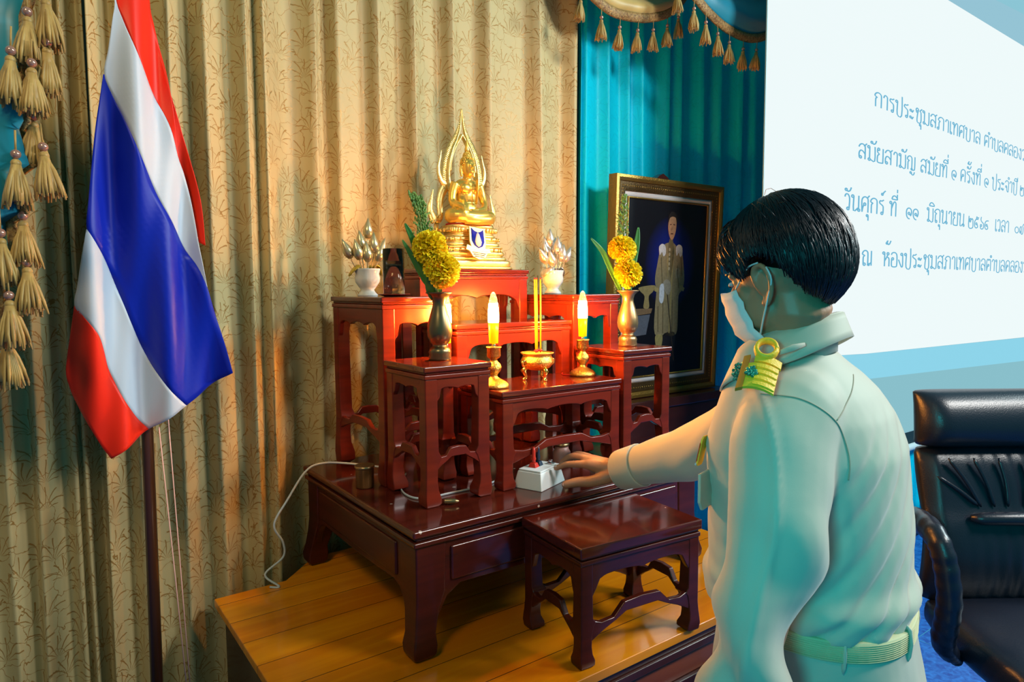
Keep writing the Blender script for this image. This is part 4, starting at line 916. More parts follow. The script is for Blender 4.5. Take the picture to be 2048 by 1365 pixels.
flat('projected_ribbon', [(5.222, 3.3495), (5.7578, 3.3768), (5.7144, 3.6671), (4.4587, 3.3358)], 3, dim3)
# Thai lettering as strokes: each glyph lists loops and polylines on a grid one letter high
def O(x, y, r=.08): return [(x + r*math.cos(2*PI*k/10), y + r*1.05*math.sin(2*PI*k/10)) for k in range(11)]
_ko = [(.1,0),(.1,.55),(.2,.66),(.03,.75),(.12,.93),(.3,1),(.47,.93),(.53,.75),(.53,0)]
_kho = [(.08,0),(.05,.7),(.14,.93),(.3,1),(.46,.93),(.52,.75),(.52,0)]
_lo = [O(.16,.10), [(.07,.08),(.06,.38),(.18,.56),(.36,.50),(.5,.34)], [(.03,.76),(.12,.93),(.28,1),(.44,.93),(.5,.75),(.5,0)]]
_i = [(-.50,1.16),(-.42,1.34),(-.27,1.40),(-.12,1.32),(-.04,1.16),(-.50,1.16)]
_n4 = [O(.26,.36), [(.34,.36),(.42,.12),(.24,.02),(.08,.14),(.06,.48),(.2,.70),(.5,.74)]]
GL = {
 'ก': (.66, [_ko]), 'า': (.48, [[(.05,.78),(.1,.94),(.2,1),(.31,.93),(.34,.78),(.34,0)]]),
 'ร': (.52, [O(.27,.09), [(.36,.1),(.36,.5),(.29,.62),(.07,.76),(.12,.92),(.24,.90),(.40,1.0)]]),
 'ป': (.66, [O(.08,.91), [(.16,.92),(.16,0),(.52,0),(.52,1.38)]]), 'บ': (.66, [O(.08,.91), [(.16,.92),(.16,0),(.52,0),(.52,1)]]),
 'ะ': (.46, [O(.10,.66,.07), [(.17,.68),(.22,.54),(.34,.74)], O(.10,.16,.07), [(.17,.18),(.22,.04),(.34,.24)]]),
 'ช': (.70, [O(.20,.74,.07), [(.13,.74),(.1,.90),(.20,1),(.31,.90),(.24,.6),(.22,0),(.54,0),(.54,.72),(.44,.84),(.64,1.04)]]),
 'ุ': (0, [O(-.20,-.20,.065), [(-.13,-.2),(-.13,-.52)]]),
 'ม': (.70, [O(.08,.91), [(.16,.92),(.16,.1)], O(.14,.08), [(.22,.1),(.56,.02),(.56,1)]]),
 'ส': (.68, _lo + [[(.40,.86),(.62,1.08)]]), 'ล': (.64, _lo),
 'ภ': (.74, [O(.08,.08), [(.16,.08),(.16,.55),(.26,.66),(.08,.75),(.18,.93),(.36,1),(.54,.93),(.6,.75),(.6,0)]]),
 'ถ': (.70, [O(.20,.08), [(.12,.08),(.12,.55),(.22,.66),(.04,.75),(.14,.93),(.32,1),(.50,.93),(.56,.75),(.56,0)]]),
 'เ': (.28, [O(.14,.08), [(.06,.08),(.06,1)]]),
 'ท': (.66, [O(.08,.91), [(.16,.92),(.16,0)], [(.16,.5),(.30,.88),(.42,1),(.51,.90),(.52,.7),(.52,0)]]),
 'ค': (.66, [_kho, O(.27,.52), [(.20,.48),(.12,.25),(.08,.02)]]), 'ศ': (.68, [_kho, O(.27,.52), [(.20,.48),(.12,.25),(.08,.02)], [(.42,.9),(.62,1.12)]]),
 'ต': (.66, [[(.08,0),(.05,.72),(.13,.96),(.22,1),(.30,.88),(.38,1),(.47,.96),(.53,.75),(.53,0)], O(.27,.48), [(.20,.44),(.12,.22),(.08,.02)]]),
 'ำ': (.48, [O(-.12,1.24,.085), [(.05,.78),(.1,.94),(.2,1),(.31,.93),(.34,.78),(.34,0)]]),
 'อ': (.62, [O(.15,.55), [(.07,.53),(.06,.14),(.14,.0),(.42,.0),(.5,.14),(.5,.75),(.42,.94),(.27,1),(.10,.95),(.04,.82)]]),
 'ง': (.52, [O(.28,.90), [(.36,.90),(.38,.12),(.30,.0),(.22,.1),(.02,.52)]]),
 'ว': (.50, [O(.26,.09), [(.34,.1),(.36,.7),(.28,.94),(.16,1),(.06,.93),(.03,.80)]]),
 'ั': (0, [O(-.40,1.26,.07), [(-.33,1.23),(-.26,1.16),(-.12,1.24),(-.04,1.44)]]),
 'ย': (.64, [O(.15,.91), [(.07,.90),(.07,.70),(.20,.58),(.08,.46),(.06,.1),(.14,0),(.44,0),(.5,.1),(.5,1)]]),
 'ญ': (.86, [[(.1,0),(.1,.55),(.2,.66),(.03,.75),(.1,.93),(.25,1),(.39,.93),(.44,.75),(.44,.10)], O(.44,.06,.06), [(.48,.0),(.62,.02),(.70,.14),(.70,1)], O(.36,-.20,.065), [(.43,-.2),(.48,-.34),(.62,-.32),(.70,-.12)]]),
 'ณ': (.86, [O(.18,.08), [(.1,.08),(.1,.55),(.2,.66),(.03,.75),(.1,.93),(.25,1),(.39,.93),(.44,.75),(.44,.10)], O(.50,.07,.065), [(.44,.10),(.44,.02),(.70,.22)], [(.70,0),(.70,1)]]),
 'ี': (0, [_i, [(-.05,1.16),(-.05,1.52)]]), 'ิ': (0, [_i]), '่': (0, [[(-.05,1.62),(-.05,1.86)]]),
 '้': (0, [O(-.36,1.60,.06), [(-.30,1.58),(-.24,1.52),(-.14,1.58),(-.04,1.80)], [(-.30,1.58),(-.34,1.74),(-.24,1.76)]]),
 '์': (0, [O(-.26,1.36,.065), [(-.20,1.38),(-.14,1.50),(.0,1.62)]]),
 'จ': (.60, [[(.04,.80),(.14,.95),(.28,1),(.43,.93),(.5,.72),(.48,.08),(.40,.0),(.30,.12),(.27,.42)], O(.19,.45)]),
 'น': (.70, [O(.08,.91), [(.16,.92),(.16,.0),(.48,.22)], [(.52,1),(.52,.1)], O(.54,.08,.075)]),
 'ห': (.66, [O(.08,.91), [(.16,.92),(.16,0)], O(.42,.88), [(.40,.80),(.30,.60),(.16,.36)], [(.34,.66),(.47,.60),(.52,.45),(.52,0)]]),
 '๑': (.60, [O(.28,.36), [(.36,.36),(.42,.20),(.50,.42),(.46,.64),(.28,.74),(.10,.64),(.05,.40),(.10,.14),(.24,.0),(.36,.0)]]),
 '๒': (.66, [O(.20,.50,.07), [(.13,.5),(.14,.64),(.24,.72),(.32,.60),(.40,.72),(.50,.64),(.52,.44),(.50,.0),(.06,.0),(.06,.9)]]),
 '๔': (.60, _n4), '๕': (.62, _n4 + [[(.24,.74),(.30,.94),(.40,.82),(.54,.90)]]),
 '๖': (.60, [O(.20,.28), [(.12,.26),(.16,.04),(.36,.0),(.50,.16),(.48,.44),(.28,.58),(.16,.74),(.20,.98)]]),
 '๐': (.64, [O(.28,.36,.26)]), '๙': (.70, [O(.14,.22), [(.06,.22),(.08,.56),(.20,.72),(.30,.60),(.28,.12),(.40,.04),(.52,.2),(.54,.62),(.46,.76),(.62,1.0)]]),
 '.': (.24, [O(.08,.03,.03)]), '  ': (.5, []), ' ': (.36, []), 'ฬ': (.7, _lo), '๓': (.6, _n4)}
def thai(txt, p0, p1, h, nm):
    tot = sum(GL[c][0] for c in txt); x0, z0 = p0; x1, z1 = p1; k = (x1 - x0) / tot; g = G(); x = 0; w = .085
    y = SY - .0035
    for c in txt + ' ':
        if c == ' ' and g.v: ob(nm, onscr(g), ink, scr, smooth=False); g = G()
        for st in GL[c][1]:
            S = st if len(st) < 3 or len(st) == 11 else [(p.x, p.y) for p in spline([(a, b, 0) for a, b in st], 3)]
            pts = [Vector(((x + a), b)) for a, b in S]; ring = []
            for i, p in enumerate(pts):
                q = pts[min(i+1, len(pts)-1)] - pts[max(i-1, 0)]; q = Vector((q.x * .6, q.y)).normalized() if q.length else Vector((0,1))
                n = Vector((-q.y, q.x)) * w * .5; n.x *= 1.25
                ring.append((p + n, p - n))
            W = lambda v: (x0 + v.x * k, y, z0 + (z1 - z0) * v.x / tot + v.y * h)
            for i in range(len(ring) - 1):
                if ring[i][0] == ring[i+1][0]: continue
                g.add([W(ring[i][0]), W(ring[i][1]), W(ring[i+1][1]), W(ring[i+1][0])], [(0,1,2,3)])
        x += GL[c][0]
def hz(a, b): return a[1] - b[1]
thai('การประชุมสภาเทศบาล ตำบลคลองวา', (3.6689, 2.4415), (5.9771, 2.3889), hz((3.6903, 2.5166), (3.6957, 2.443)), 'projected_word')
thai('สมัยสามัญ สมัยที่ ๑ ครั้งที่ ๑ ประจำปี ๒๕', (3.5207, 2.1577), (6.0143, 2.1439), hz((3.5413, 2.2334), (3.5464, 2.1579)), 'projected_word')
thai('วันศุกร์ ที่  ๑๑  มิถุนายน ๒๕๖๔  เวลา  ๐๙.', (3.3973, 1.8879), (5.9943, 1.8629), hz((3.4171, 1.967), (3.4222, 1.887)), 'projected_word')
thai('ณ  ห้องประชุมสภาเทศบาลตำบลคลองวา', (3.5942, 1.6084), (6.1198, 1.5894), hz((3.6208, 1.6851), (3.6263, 1.6062)), 'projected_word')
# ---------------------------------------------------------------- office chair
chx, chd = 1.50, 1.90
def turned(lat, dep): return (math.cos(YAW)*lat + math.sin(YAW)*dep, -math.sin(YAW)*lat + math.cos(YAW)*dep, 0)
ch = thing('office_chair', 'black leather office chair with ruched armrest in front of the screen', 'chair', turned(chx, chd), -YAW)
def cl(g):
    for i, v in enumerate(g.v): g.v[i] = v - Vector((chx, chd, 0))
    return g
def pad(w, prof, rnd=.03, n=20, dx=0):
    """upholstered slab: prof lists (centre depth, z, half thickness); rounded left and right edges"""
    g = G(); R = []
    for d, z, h in prof:
        row = []
        for k in range(n + 1):
            t = k / n * 2 - 1; e = (1 - max(abs(t) - .86, 0) / .14 * .75); row.append((chx + dx + t * w, d - h * e, z))
        for k in range(n + 1):
            t = 1 - k / n * 2; e = (1 - max(abs(t) - .86, 0) / .14 * .75); row.append((chx + dx + t * w, d + h * e, z))
        R.append(row)
    return g.rings(R)
ob('headrest', cl(pad(.268, [(2.05,1.180,.012),(2.045,1.176,.040),(2.035,1.155,.058),(2.025,1.11,.070),(2.02,1.06,.070),(2.025,1.02,.055),(2.035,1.006,.02)])), M_['leather'], ch, sub=1)
g = cl(pad(.262, [(2.04,1.010,.02),(2.035,.995,.045),(2.02,.93,.055),(2.00,.86,.050),(1.985,.825,.046),(1.97,.80,.046),(1.965,.74,.055),(1.965,.66,.062),(1.98,.58,.055),(2.0,.52,.03)], n=40))
for i, v in enumerate(g.v):
    if v.y < .12:
        q = max(0, 1 - abs(v.x) / .20); zz = v.z
        v.y += .006 * math.sin(v.x * 150 + math.sin(zz*20)) * q * (1 if zz < .80 else .7)
ob('backrest', g, M_['leather'], ch, sub=1)
ob('lumbar_roll', cl(G().tube([(chx-.155,1.925,.818),(chx-.13,1.915,.818),(chx,1.912,.818),(chx+.13,1.915,.818),(chx+.155,1.925,.818)], [.008,.018,.020,.018,.008], 14)), M_['leather'], ch)
g = G()
for x0, z0, x1, z1 in ((-.20,.985,-.115,.845),(-.23,.93,-.125,.85),(-.125,.985,-.075,.845),(-.05,.985,-.035,.845),(.03,.985,.02,.845),(-.12,.79,-.135,.66),(-.08,.79,-.085,.62),(-.04,.79,-.045,.62),(0,.79,0,.62)):
    g.tube(spline([(chx+x0,1.968,z0),(chx+(x0+x1)/2+.006,1.952,(z0+z1)/2),(chx+x1,1.940,z1)],4), [.002]+[.006]*7+[.002], 8)
ob('pleats', cl(g), M_['leather'], ch)
R = []
for d, z0, z1, w in ((1.46,.49,.50,.20),(1.48,.455,.545,.255),(1.56,.44,.575,.285),(1.72,.44,.580,.280),(1.88,.44,.575,.268),(1.98,.46,.565,.255),(2.0,.49,.54,.24)):
    row = []
    for k in range(28):
        a = 2*PI*k/28; ca, sa = math.cos(a), math.sin(a)
        row.append((chx + w*math.copysign(abs(ca)**.35, ca), d, (z0+z1)/2 + (z1-z0)/2*math.copysign(abs(sa)**.6, sa) - .012*(1-abs(ca))*0))
    R.append(row)
ob('seat', cl(G().rings(R)), M_['leather'], ch, sub=1)
for s in (-1, 1):
    p = spline([(s*.27,2.02,.76),(s*.32,1.93,.815),(s*.36,1.80,.838),(s*.380,1.72,.825),(s*.372,1.70,.77),(s*.358,1.70,.68),(s*.350,1.72,.60),(s*.335,1.75,.53),(s*.28,1.78,.47)], 9)
    rr = [.034 + .0013*math.sin(i*1.4) - .012*(1 if i > len(p)-6 else 0) for i in range(len(p))]
    ob('armrest', cl(G().tube([(chx+q.x, q.y, q.z) for q in p], rr, 16, flat=.8)), M_['leather'], ch)
ob('gas_column', cl(G().tube([(chx,1.74,.10),(chx,1.74,.45)], .03, 16)), M_['chrome'], ch)
for k in range(5):
    a = 2*PI*k/5 + .3; l = ob('base_leg', cl(G().tube([(chx,1.74,.11),(chx+.29*math.cos(a),1.74+.29*math.sin(a),.075)], [.028,.018], 10)), M_['black_plastic'], ch)
    ob('caster', cl(G().ell((chx+.29*math.cos(a),1.74+.29*math.sin(a),.03), (.03,.03,.03))), M_['black_plastic'], l)

# ---------------------------------------------------------------- the man
mx, md = .62, 1.27  # man's coordinates: camera-frame lateral and depth, worked out from image pixels
man = thing('person', 'man in khaki uniform and face mask reaching to the white switch box', 'person', turned(mx, md), -YAW)
def ml(g):
    if isinstance(g, bpy.types.Mesh):
        for v in g.vertices: v.co -= Vector((mx, md, 0))
    else:
        for i, v in enumerate(g.v): g.v[i] = v - Vector((mx, md, 0))
    return g
TA = .66                                   # torso faces left and away
TF = Vector((-math.cos(TA), math.sin(TA), 0)); TL = Vector((-math.sin(TA), -math.cos(TA), 0))
HA, HP = .82, .30                          # head turn and nod
HF0 = Vector((-math.cos(HA), math.sin(HA), 0)); HL = Vector((-math.sin(HA), -math.cos(HA), 0))
HF = HF0 * math.cos(HP) - Vector((0,0,1)) * math.sin(HP); HU = HF0 * math.sin(HP) + Vector((0,0,1)) * math.cos(HP)
HC = Vector((.4830, 1.215, 1.537)); HS = .93
HM = Matrix(((HF.x*HS, HL.x*HS, HU.x*HS, HC.x), (HF.y*HS, HL.y*HS, HU.y*HS, HC.y), (HF.z*HS, HL.z*HS, HU.z*HS, HC.z), (0,0,0,1)))
def hp(x, y, z): return HM @ Vector((x, y, z))
H3 = HM.to_3x3()
trunk = [ # z, lat, depth, half front-back, half side
 (.74,.600,1.285,.150,.165),(.80,.595,1.285,.165,.172),(.835,.590,1.285,.168,.170),(.862,.588,1.285,.168,.170),(.89,.582,1.285,.176,.174),(.967,.580,1.285,.178,.176),(1.045,.576,1.285,.180,.182),(1.12,.572,1.283,.176,.192),
 (1.20,.566,1.280,.172,.204),(1.265,.560,1.275,.148,.204),(1.305,.550,1.27,.128,.192),(1.338,.536,1.262,.108,.165),(1.362,.522,1.25,.092,.122),(1.385,.512,1.245,.078,.088),(1.405,.505,1.24,.066,.070)]
def trunk_g(tab, s=1.0, n=40):
    R = []
    for z, x, d, A, B in tab:
        R.append([Vector((x, d, z)) + (TF*A*math.copysign(abs(math.cos(q))**.85, math.cos(q)) + TL*B*math.copysign(abs(math.sin(q))**.85, math.sin(q)))*s for q in [2*PI*k/n for k in range(n)]])
    return R
SHL = Vector((.455, 1.120, 1.275)); ELL = Vector((.430, 1.075, 1.02)); WRL = Vector((.375, 1.07, .80))
SHR = Vector((.625, 1.455, 1.250)); ELR = Vector((.500, 1.735, 1.075)); WRR = Vector((.318, 1.945, .962))
b = G()
b.rings(trunk_g(trunk[1:], .86))
b.ell((.60,1.285,.78), (.15,.15,.14))
# neck and head
b.tube([(.515,1.250,1.33), (.500,1.238,1.40), hp(-.012,0,-.085), hp(-.010,0,-.02)], [.074,.062,.058,.056], 18)
b.ell(hp(-.008,0,.008), (.098,.079,.104), H3).ell(hp(.032,0,-.055), (.062,.064,.074), H3).ell(hp(.050,0,-.108), (.040,.044,.030), H3)
b.ell(hp(.078,0,.006), (.018,.052,.014), H3)
b.tube([hp(.090,0,-.006), hp(.106,0,-.030), hp(.116,0,-.048)], [.008,.011,.014], 10)
b.ell(hp(.106,0,-.056), (.012,.019,.009), H3).ell(hp(.088,0,-.085), (.012,.024,.007), H3).ell(hp(.084,0,-.098), (.012,.020,.007), H3)
for s in (-1, 1):
    b.ell(hp(.074,s*.032,-.012), (.012,.015,.010), H3).ell(hp(.056,s*.040,-.045), (.030,.024,.032), H3)
    b.ell(hp(.034,s*.048,-.078), (.042,.018,.036), H3)
    E = [hp(.010,s*.076,-.055), hp(.018,s*.082,-.025), hp(.010,s*.087,-.004), hp(-.008,s*.092,-.004), hp(-.018,s*.094,-.028), hp(-.012,s*.089,-.054), hp(.004,s*.082,-.072), hp(.014,s*.078,-.068)]
    b.tube(spline(E, 4), .0054, 8)
    b.ell(hp(.002,s*.079,-.034), (.018,.006,.029), H3)
    b.ell(hp(.010,s*.079,-.070), (.008,.005,.009), H3)
# arms
b.tube(spline([SHL + Vector((.05,.08,.0)), SHL, ELL, WRL], 5), [.055,.055,.054,.053,.052,.050,.048,.046,.044,.042,.042,.040,.038,.035,.032,.029], 14)
b.tube(spline([SHR + Vector((-.03,-.08,.02)), SHR, ELR, WRR], 5), [.055,.055,.054,.053,.052,.050,.048,.046,.044,.042,.042,.040,.038,.035,.031,.028], 14)
# right hand stretched out over the box: palm, four fingers, thumb
def fin(pts, r): b.tube(spline(pts, 4), [lerp(r[0], r[-1], i/(4*(len(pts)-1))) for i in range(4*(len(pts)-1)+1)], 10); b.ell(pts[-1], (r[-1]*.98,)*3, nu=10, nv=8)
hand = {
 'index': [(0.2282, 1.975, 0.9712), (0.1952, 1.99, 0.9689), (0.1617, 2.005, 0.9636), (0.1319, 2.015, 0.9503)],
 'middle': [(0.2335, 1.995, 0.9781), (0.2068, 2.015, 0.9839), (0.1764, 2.035, 0.9806), (0.1527, 2.048, 0.9601)],
 'ring': [(0.2404, 2.015, 0.9775), (0.2184, 2.038, 0.9843), (0.1925, 2.058, 0.981), (0.1732, 2.07, 0.959)],
 'little': [(0.2489, 2.035, 0.9738), (0.2315, 2.058, 0.9776), (0.2115, 2.076, 0.9731), (0.1953, 2.088, 0.9541)],
 'thumb': [(0.2647, 1.945, 0.9368), (0.2289, 1.955, 0.9251), (0.1928, 1.965, 0.9209), (0.1575, 1.972, 0.9114)]}
for k, r in (('index',(.0135,.0088)),('middle',(.0135,.0088)),('ring',(.0125,.0082)),('little',(.0112,.0074)),('thumb',(.0200,.0128))): fin(hand[k], r)
wv = Vector(WRR)
for k, r0, r1 in (('index',.027,.0165),('middle',.026,.0150),('ring',.025,.0145),('little',.023,.0130),('thumb',.027,.0205)):
    b.tube([wv.lerp(Vector(hand[k][0]), -.1), wv.lerp(Vector(hand[k][0]), .5), hand[k][0], Vector(hand[k][0]).lerp(Vector(hand[k][1]), .3)], [r0, (r0+r1)/2*1.08, r1, r1*.85], 12)
# left hand hanging, fingers slightly curled
p0 = WRL; d0 = Vector((-.22, .05, -.97)).normalized()
b.tube([p0, p0 + d0*.05, p0 + d0*.095], [.027,.034,.030], 14, flat=.55)
for k in range(4):
    o = p0 + d0*.09 + TF*(.026 - .017*k); L_ = (.072,.080,.074,.058)[k]
    b.tube(spline([o, o + d0*L_*.45 + TL*.004, o + d0*L_*.8 - TL*.006, o + d0*L_ - TL*.018], 3), [.0095]*4 + [.009]*3 + [.0082]*3, 9)
b.tube(spline([p0 + d0*.03 + TF*.022, p0 + d0*.06 + TF*.048, p0 + d0*.095 + TF*.052 - TL*.008], 3), [.013,.013,.012,.012,.011,.010,.009], 9)
# legs
feet = []
for s, fx in ((1, .03), (-1, -.03)):
    hip = Vector((.60,1.285,.76)) + TL*s*.085; kn = Vector((.600,1.285,.44)) + TL*s*.10 + TF*.03; an = Vector((.60,1.285,.07)) + TL*s*.11 - TF*.01
    b.tube(spline([hip, kn, an], 5), [.085,.082,.076,.070,.064,.058,.054,.050,.045,.040,.036], 14); feet.append(an)
ob('body', ml(remesh(b, .0034, 6)), M_['skin'], man)
# fingernails
def nail(p, d, up, w, l):
    d = Vector(d).normalized(); up = Vector(up); up = (up - d*up.dot(d)).normalized(); s = d.cross(up)
    M = Matrix(((d.x, s.x, up.x, p[0]), (d.y, s.y, up.y, p[1]), (d.z, s.z, up.z, p[2]), (0,0,0,1)))
    return ob('fingernail', ml(G().ell((0,0,0), (l, w, .0016)).add([], [])) if False else ml(G().add(*(lambda q: ([M @ v for v in q.v], q.f))(G().ell((0,0,0), (l, w, .0018), nu=12, nv=8)))), M_['nail'], man)
T3, T2 = Vector(hand['thumb'][3]), Vector(hand['thumb'][2])
nail(T3 + Vector((-.002,-.0085,.003)), T3 - T2, (0,-.95,.35), .0062, .0080)
I3, I2 = Vector(hand['index'][3]), Vector(hand['index'][2])
nail(I3 + Vector((0,-.003,.0072)), I3 - I2, (-.2,-.4,1), .0048, .0060)
M3, M2 = Vector(hand['middle'][3]), Vector(hand['middle'][2])
nail(M3 + Vector((0,-.003,.0070)), M3 - M2, (-.4,-.4,1), .0048, .0060)
# hair: a full cap with combed strands
def hair_edge(az):     # lowest elevation (deg) of the hair for an azimuth, 0 = forehead, +90 = left ear
    return interp([(0,20),(25,16),(45,4),(58,-10),(66,-14),(74,4),(90,8),(103,0),(114,-22),(130,-42),(160,-54),(180,-57)], min(abs(az), 180))
def hair_r(el, az):
    back = (1 - math.cos(math.radians(az))) / 2
    return .010 + .008*max(math.sin(math.radians(el)), 0) + .022*back*max(math.cos(math.radians(el)), 0)**.8 - .004*sstep(-25, -55, el)
def hair_p(el, az, lift=0):
    e, a = math.radians(el), math.radians(az); d = Vector((math.cos(e)*math.cos(a), math.cos(e)*math.sin(a), math.sin(e)))
    k = 1.0 / math.sqrt((d.x/.100)**2 + (d.y/.081)**2 + (d.z/.106)**2)
    return hp(-.008, 0, .008) + H3 @ (d * (k + hair_r(el, az) + lift))
R = []; na, ne = 72, 20
for j in range(ne + 1):
    row = []
    for i in range(na):
        az = -180 + 360*i/na; lo = hair_edge(az); el = lerp(89, lo, (j/ne)); row.append(hair_p(el, az, .0025*noise.noise(Vector((az*.10, el*.03, 0)))))
    R.append(row)
inner = [[hp(-.008,0,.008) + (p - hp(-.008,0,.008)) * (.86 if j else .8) for j, p in enumerate(R[-1])]]
inner = [[hp(-.008,0,.008) + (p - hp(-.008,0,.008)) * .84 for p in R[-1]]]
g = G().rings(R + inner, True, True)
rnd = random.Random(3)
for k in range(2600):
    az = rnd.uniform(-180, 180); lo = hair_edge(az); e0 = rnd.uniform(lo + 12, 88); ln = rnd.uniform(22, 60); sw = rnd.uniform(-7, 7)
    pts = []
    for i in range(6):
        t = i / 5; el = max(e0 - ln*t, lo - rnd.uniform(0, 3)); pts.append(hair_p(el, az + sw*t*(1.2 - abs(math.sin(math.radians(el)))), .0002 + .0016*math.sin(PI*t) + rnd.uniform(0, .0008)))
    g.tube(pts, [.0007,.0010,.0010,.0009,.0007,.0003], 3)
for k in range(60):     # wisps over the forehead and stray hairs on the crown
    az = rnd.uniform(-60, 60); e0 = rnd.uniform(25, 60); pts = [hair_p(e0 - 26*t, az + 14*t, .004 + .010*math.sin(PI*t*.9)) for t in (0,.25,.5,.75,1)]
    g.tube(pts, [.0008,.0008,.0007,.0006,.0003], 4)
for k in range(9):
    az = rnd.uniform(90, 260); e0 = rnd.uniform(40, 80); pts = [hair_p(e0 - 30*t, az + 20*t, .004 + .016*math.sin(PI*t)) for t in (0,.25,.5,.75,1)]
    g.tube(pts, .0004, 4)
ob('hair', ml(g), M_['hair'], man)
# eyes, brows
for s in (-1, 1):
    e = ob('eye', ml(G().add(*(lambda q: (q.v, q.f))(G().ell(hp(.0885, s*.031, -.010), (.006,.011,.005), H3)))), M_['mat_white'], man)
    ob('iris', ml(G().ell(hp(.0940, s*.031, -.011), (.0022,.0045,.0045), H3)), M_['hair'], e)
    ob('eyebrow', ml(G().tube([hp(.094, s*.014, .008), hp(.096, s*.030, .013), hp(.084, s*.048, .009)], [.002,.003,.0015], 6)), M_['hair'], man)
# face mask with ear loops
P = []
for i in range(9):
    t = i / 8; row = []
    for j in range(17):
        u = j / 16 * 2 - 1
        w = lerp(.068, .066, t); y = u * w; z = lerp(-.022, -.136, t) + .006*math.cos(u*PI)*(1-t)
        x = lerp(.128, .108, t) - .034*abs(u)**1.6 - .030*abs(u)**4 + .012*math.sin(PI*t)*(1-abs(u)) + .002*math.sin(t*PI*6) - .018*max(t-.8,0)*5*.6
        row.append(hp(x, y, z))
    P.append(row)
mk = ob('face_mask', ml(G().grid(P)), M_['mask'], man, solid=.002)
for s in (-1, 1):
    ob('ear_loop', ml(G().tube(spline([hp(.068, s*.062, -.026), hp(.040, s*.079, -.010), hp(.018, s*.089, .002), hp(-.004, s*.094, .003)], 4), .0016, 6)), M_['elastic'], mk)
    ob('ear_loop', ml(G().tube(spline([hp(.048, s*.060, -.130), hp(.022, s*.080, -.100), hp(-.002, s*.089, -.065), hp(-.021, s*.096, -.035), hp(-.018, s*.097, -.010)], 4), .0016, 6)), M_['elastic'], mk)

# uniform shirt: trunk and both sleeves grown into one cloth, then creased
g = G().rings(trunk_g([q for q in trunk if .87 < q[0] < 1.39]))
g.tube(spline([SHL + Vector((.10,.10,-.005)), SHL + Vector((.035,.03,.005)), SHL + Vector((-.002,-.004,-.05)), Vector((.438,1.080,1.13)), Vector((.420,1.068,1.03)), Vector((.397,1.065,.93)), Vector((.370,1.070,.80))], 5),
       [.078]*3 + [.082,.085,.087,.088,.088,.088,.088,.088,.087,.086,.085,.084,.083,.082,.081,.080,.078,.076,.075,.073,.072,.070,.069,.067,.066,.065,.064,.063][:28], 22, flat=.95)
cuffR = ELR.lerp(WRR, .93)
g.tube(spline([SHR + Vector((-.04,-.12,.01)), SHR, SHR.lerp(ELR, .55), ELR, ELR.lerp(WRR, .5), cuffR], 5), [.100]*5 + [.096,.092,.088,.085,.083,.081,.080,.079,.078,.077,.076,.075,.073,.070,.067,.064,.061,.058,.056,.054,.052], 20)
sm = remesh(g, .0062, 8)
arm0, arm1 = Vector((.45,1.10,1.26)), Vector((.378,1.07,.80))
sm.update()
nrm = [v.normal.copy() for v in sm.vertices]; cos_ = [v.co.copy() for v in sm.vertices]; new = []
def rdg(x): return .75*math.cos(2*x) - .25*math.cos(4*x)     # soft ridges with narrower valleys
for p, n in zip(cos_, nrm):
    arm = sstep(.150, .100, (p - arm0.lerp(arm1, min(max((1.26-p.z)/.46, 0), 1))).length)
    far = sstep(1.42, 1.52, p.y)
    t = (p - ELR).dot((WRR - ELR).normalized()); q = t*52 + p.z*50 + 2.2*noise.noise(p*9)
    dfar = .0035*sstep(.17, -.03, t)*math.sin(q) + .005*math.exp(-((t + .02)/.08)**2)*math.sin(q*.6)
    low = sstep(1.20, 1.0, p.z)
    q = (p.z*.75 + p.x*1.1 + p.y*.2)*34 + 2.4*noise.noise(p*5.5)
    darm = .027*math.sin(q)*(.30 + .70*low)*(.45 + noise.noise(p*4.2 + Vector((1,5,2))))
    darm += .003*noise.noise(p*12)
    cr = p.x - lerp(.412, .352, sstep(1.24, .80, p.z)); darm += .005*math.exp(-(cr/.007)**2)
    k = sstep(1.30, 1.12, p.z)
    q = (.78*p.x - .62*p.z + .2*p.y)*62 + 2.6*noise.noise(p*4.0)
    rear = sstep(.10, -.06, (p - Vector((.575, 1.283, p.z))).dot(TF)); dtr = .021*k*(.25 + .75*rear)*rdg(q)*(.55 + .9*noise.noise(p*3.2 + Vector((3,1,2)))) + .0065*noise.noise(p*6.5)*(.4 + .6*k)
    dtr += .016*math.exp(-((p.z - .925)/.035)**2) + .004*sstep(1.0,.9,p.z)*math.sin(p.z*95 + 2*noise.noise(p*5))
    d = lerp(lerp(dtr, darm, arm), dfar, far)
    new.append(p + n*d)
sm.vertices.foreach_set('co', [c for p in new for c in p])
BV = None
sm.update()
shirt = ob('shirt', ml(sm), M_['khaki'], man)
bmt = bmesh.new(); bmt.from_mesh(shirt.data); BV = BVHTree.FromBMesh(bmt); bmt.free()
def onto(x, z, off=.001, d=Vector((0,1,0)), y0=-1.0):
    """point of the shirt met when walking straight back from the front at (x, z) in the man's own frame"""
    h = BV.ray_cast(Vector((x - mx, y0, z)), d)
    return (h[0] + h[1]*off) if h[0] else None
def seam(pts, name='seam', r=.0011, m='khaki_seam'):
    S = [onto(q.x, q.z, .0002) for q in spline([(a, 0, b) for a, b in pts], 10)]; S = [s for s in S if s]
    if len(S) > 2: ob(name, G().tube(S, r, 6), M_[m], shirt)
def LZ(*a): return [(q[0], q[2]) for q in a]
seam([(q[0]*.94, 1.5-(1.5-q[2])*.94) for q in [(0.4372, 1.15, 1.3115), (0.4892, 1.15, 1.3085), (0.5331, 1.15, 1.2864), (0.5689, 1.15, 1.251), (0.5851, 1.15, 1.2067), (0.5848, 1.15, 1.1623)]], 'armhole_seam', .0014)
seam([(q[0], q[2]) for q in [(0.524, 1.13, 1.2832), (0.5657, 1.13, 1.3113), (0.6029, 1.13, 1.3436)]], 'yoke_seam')
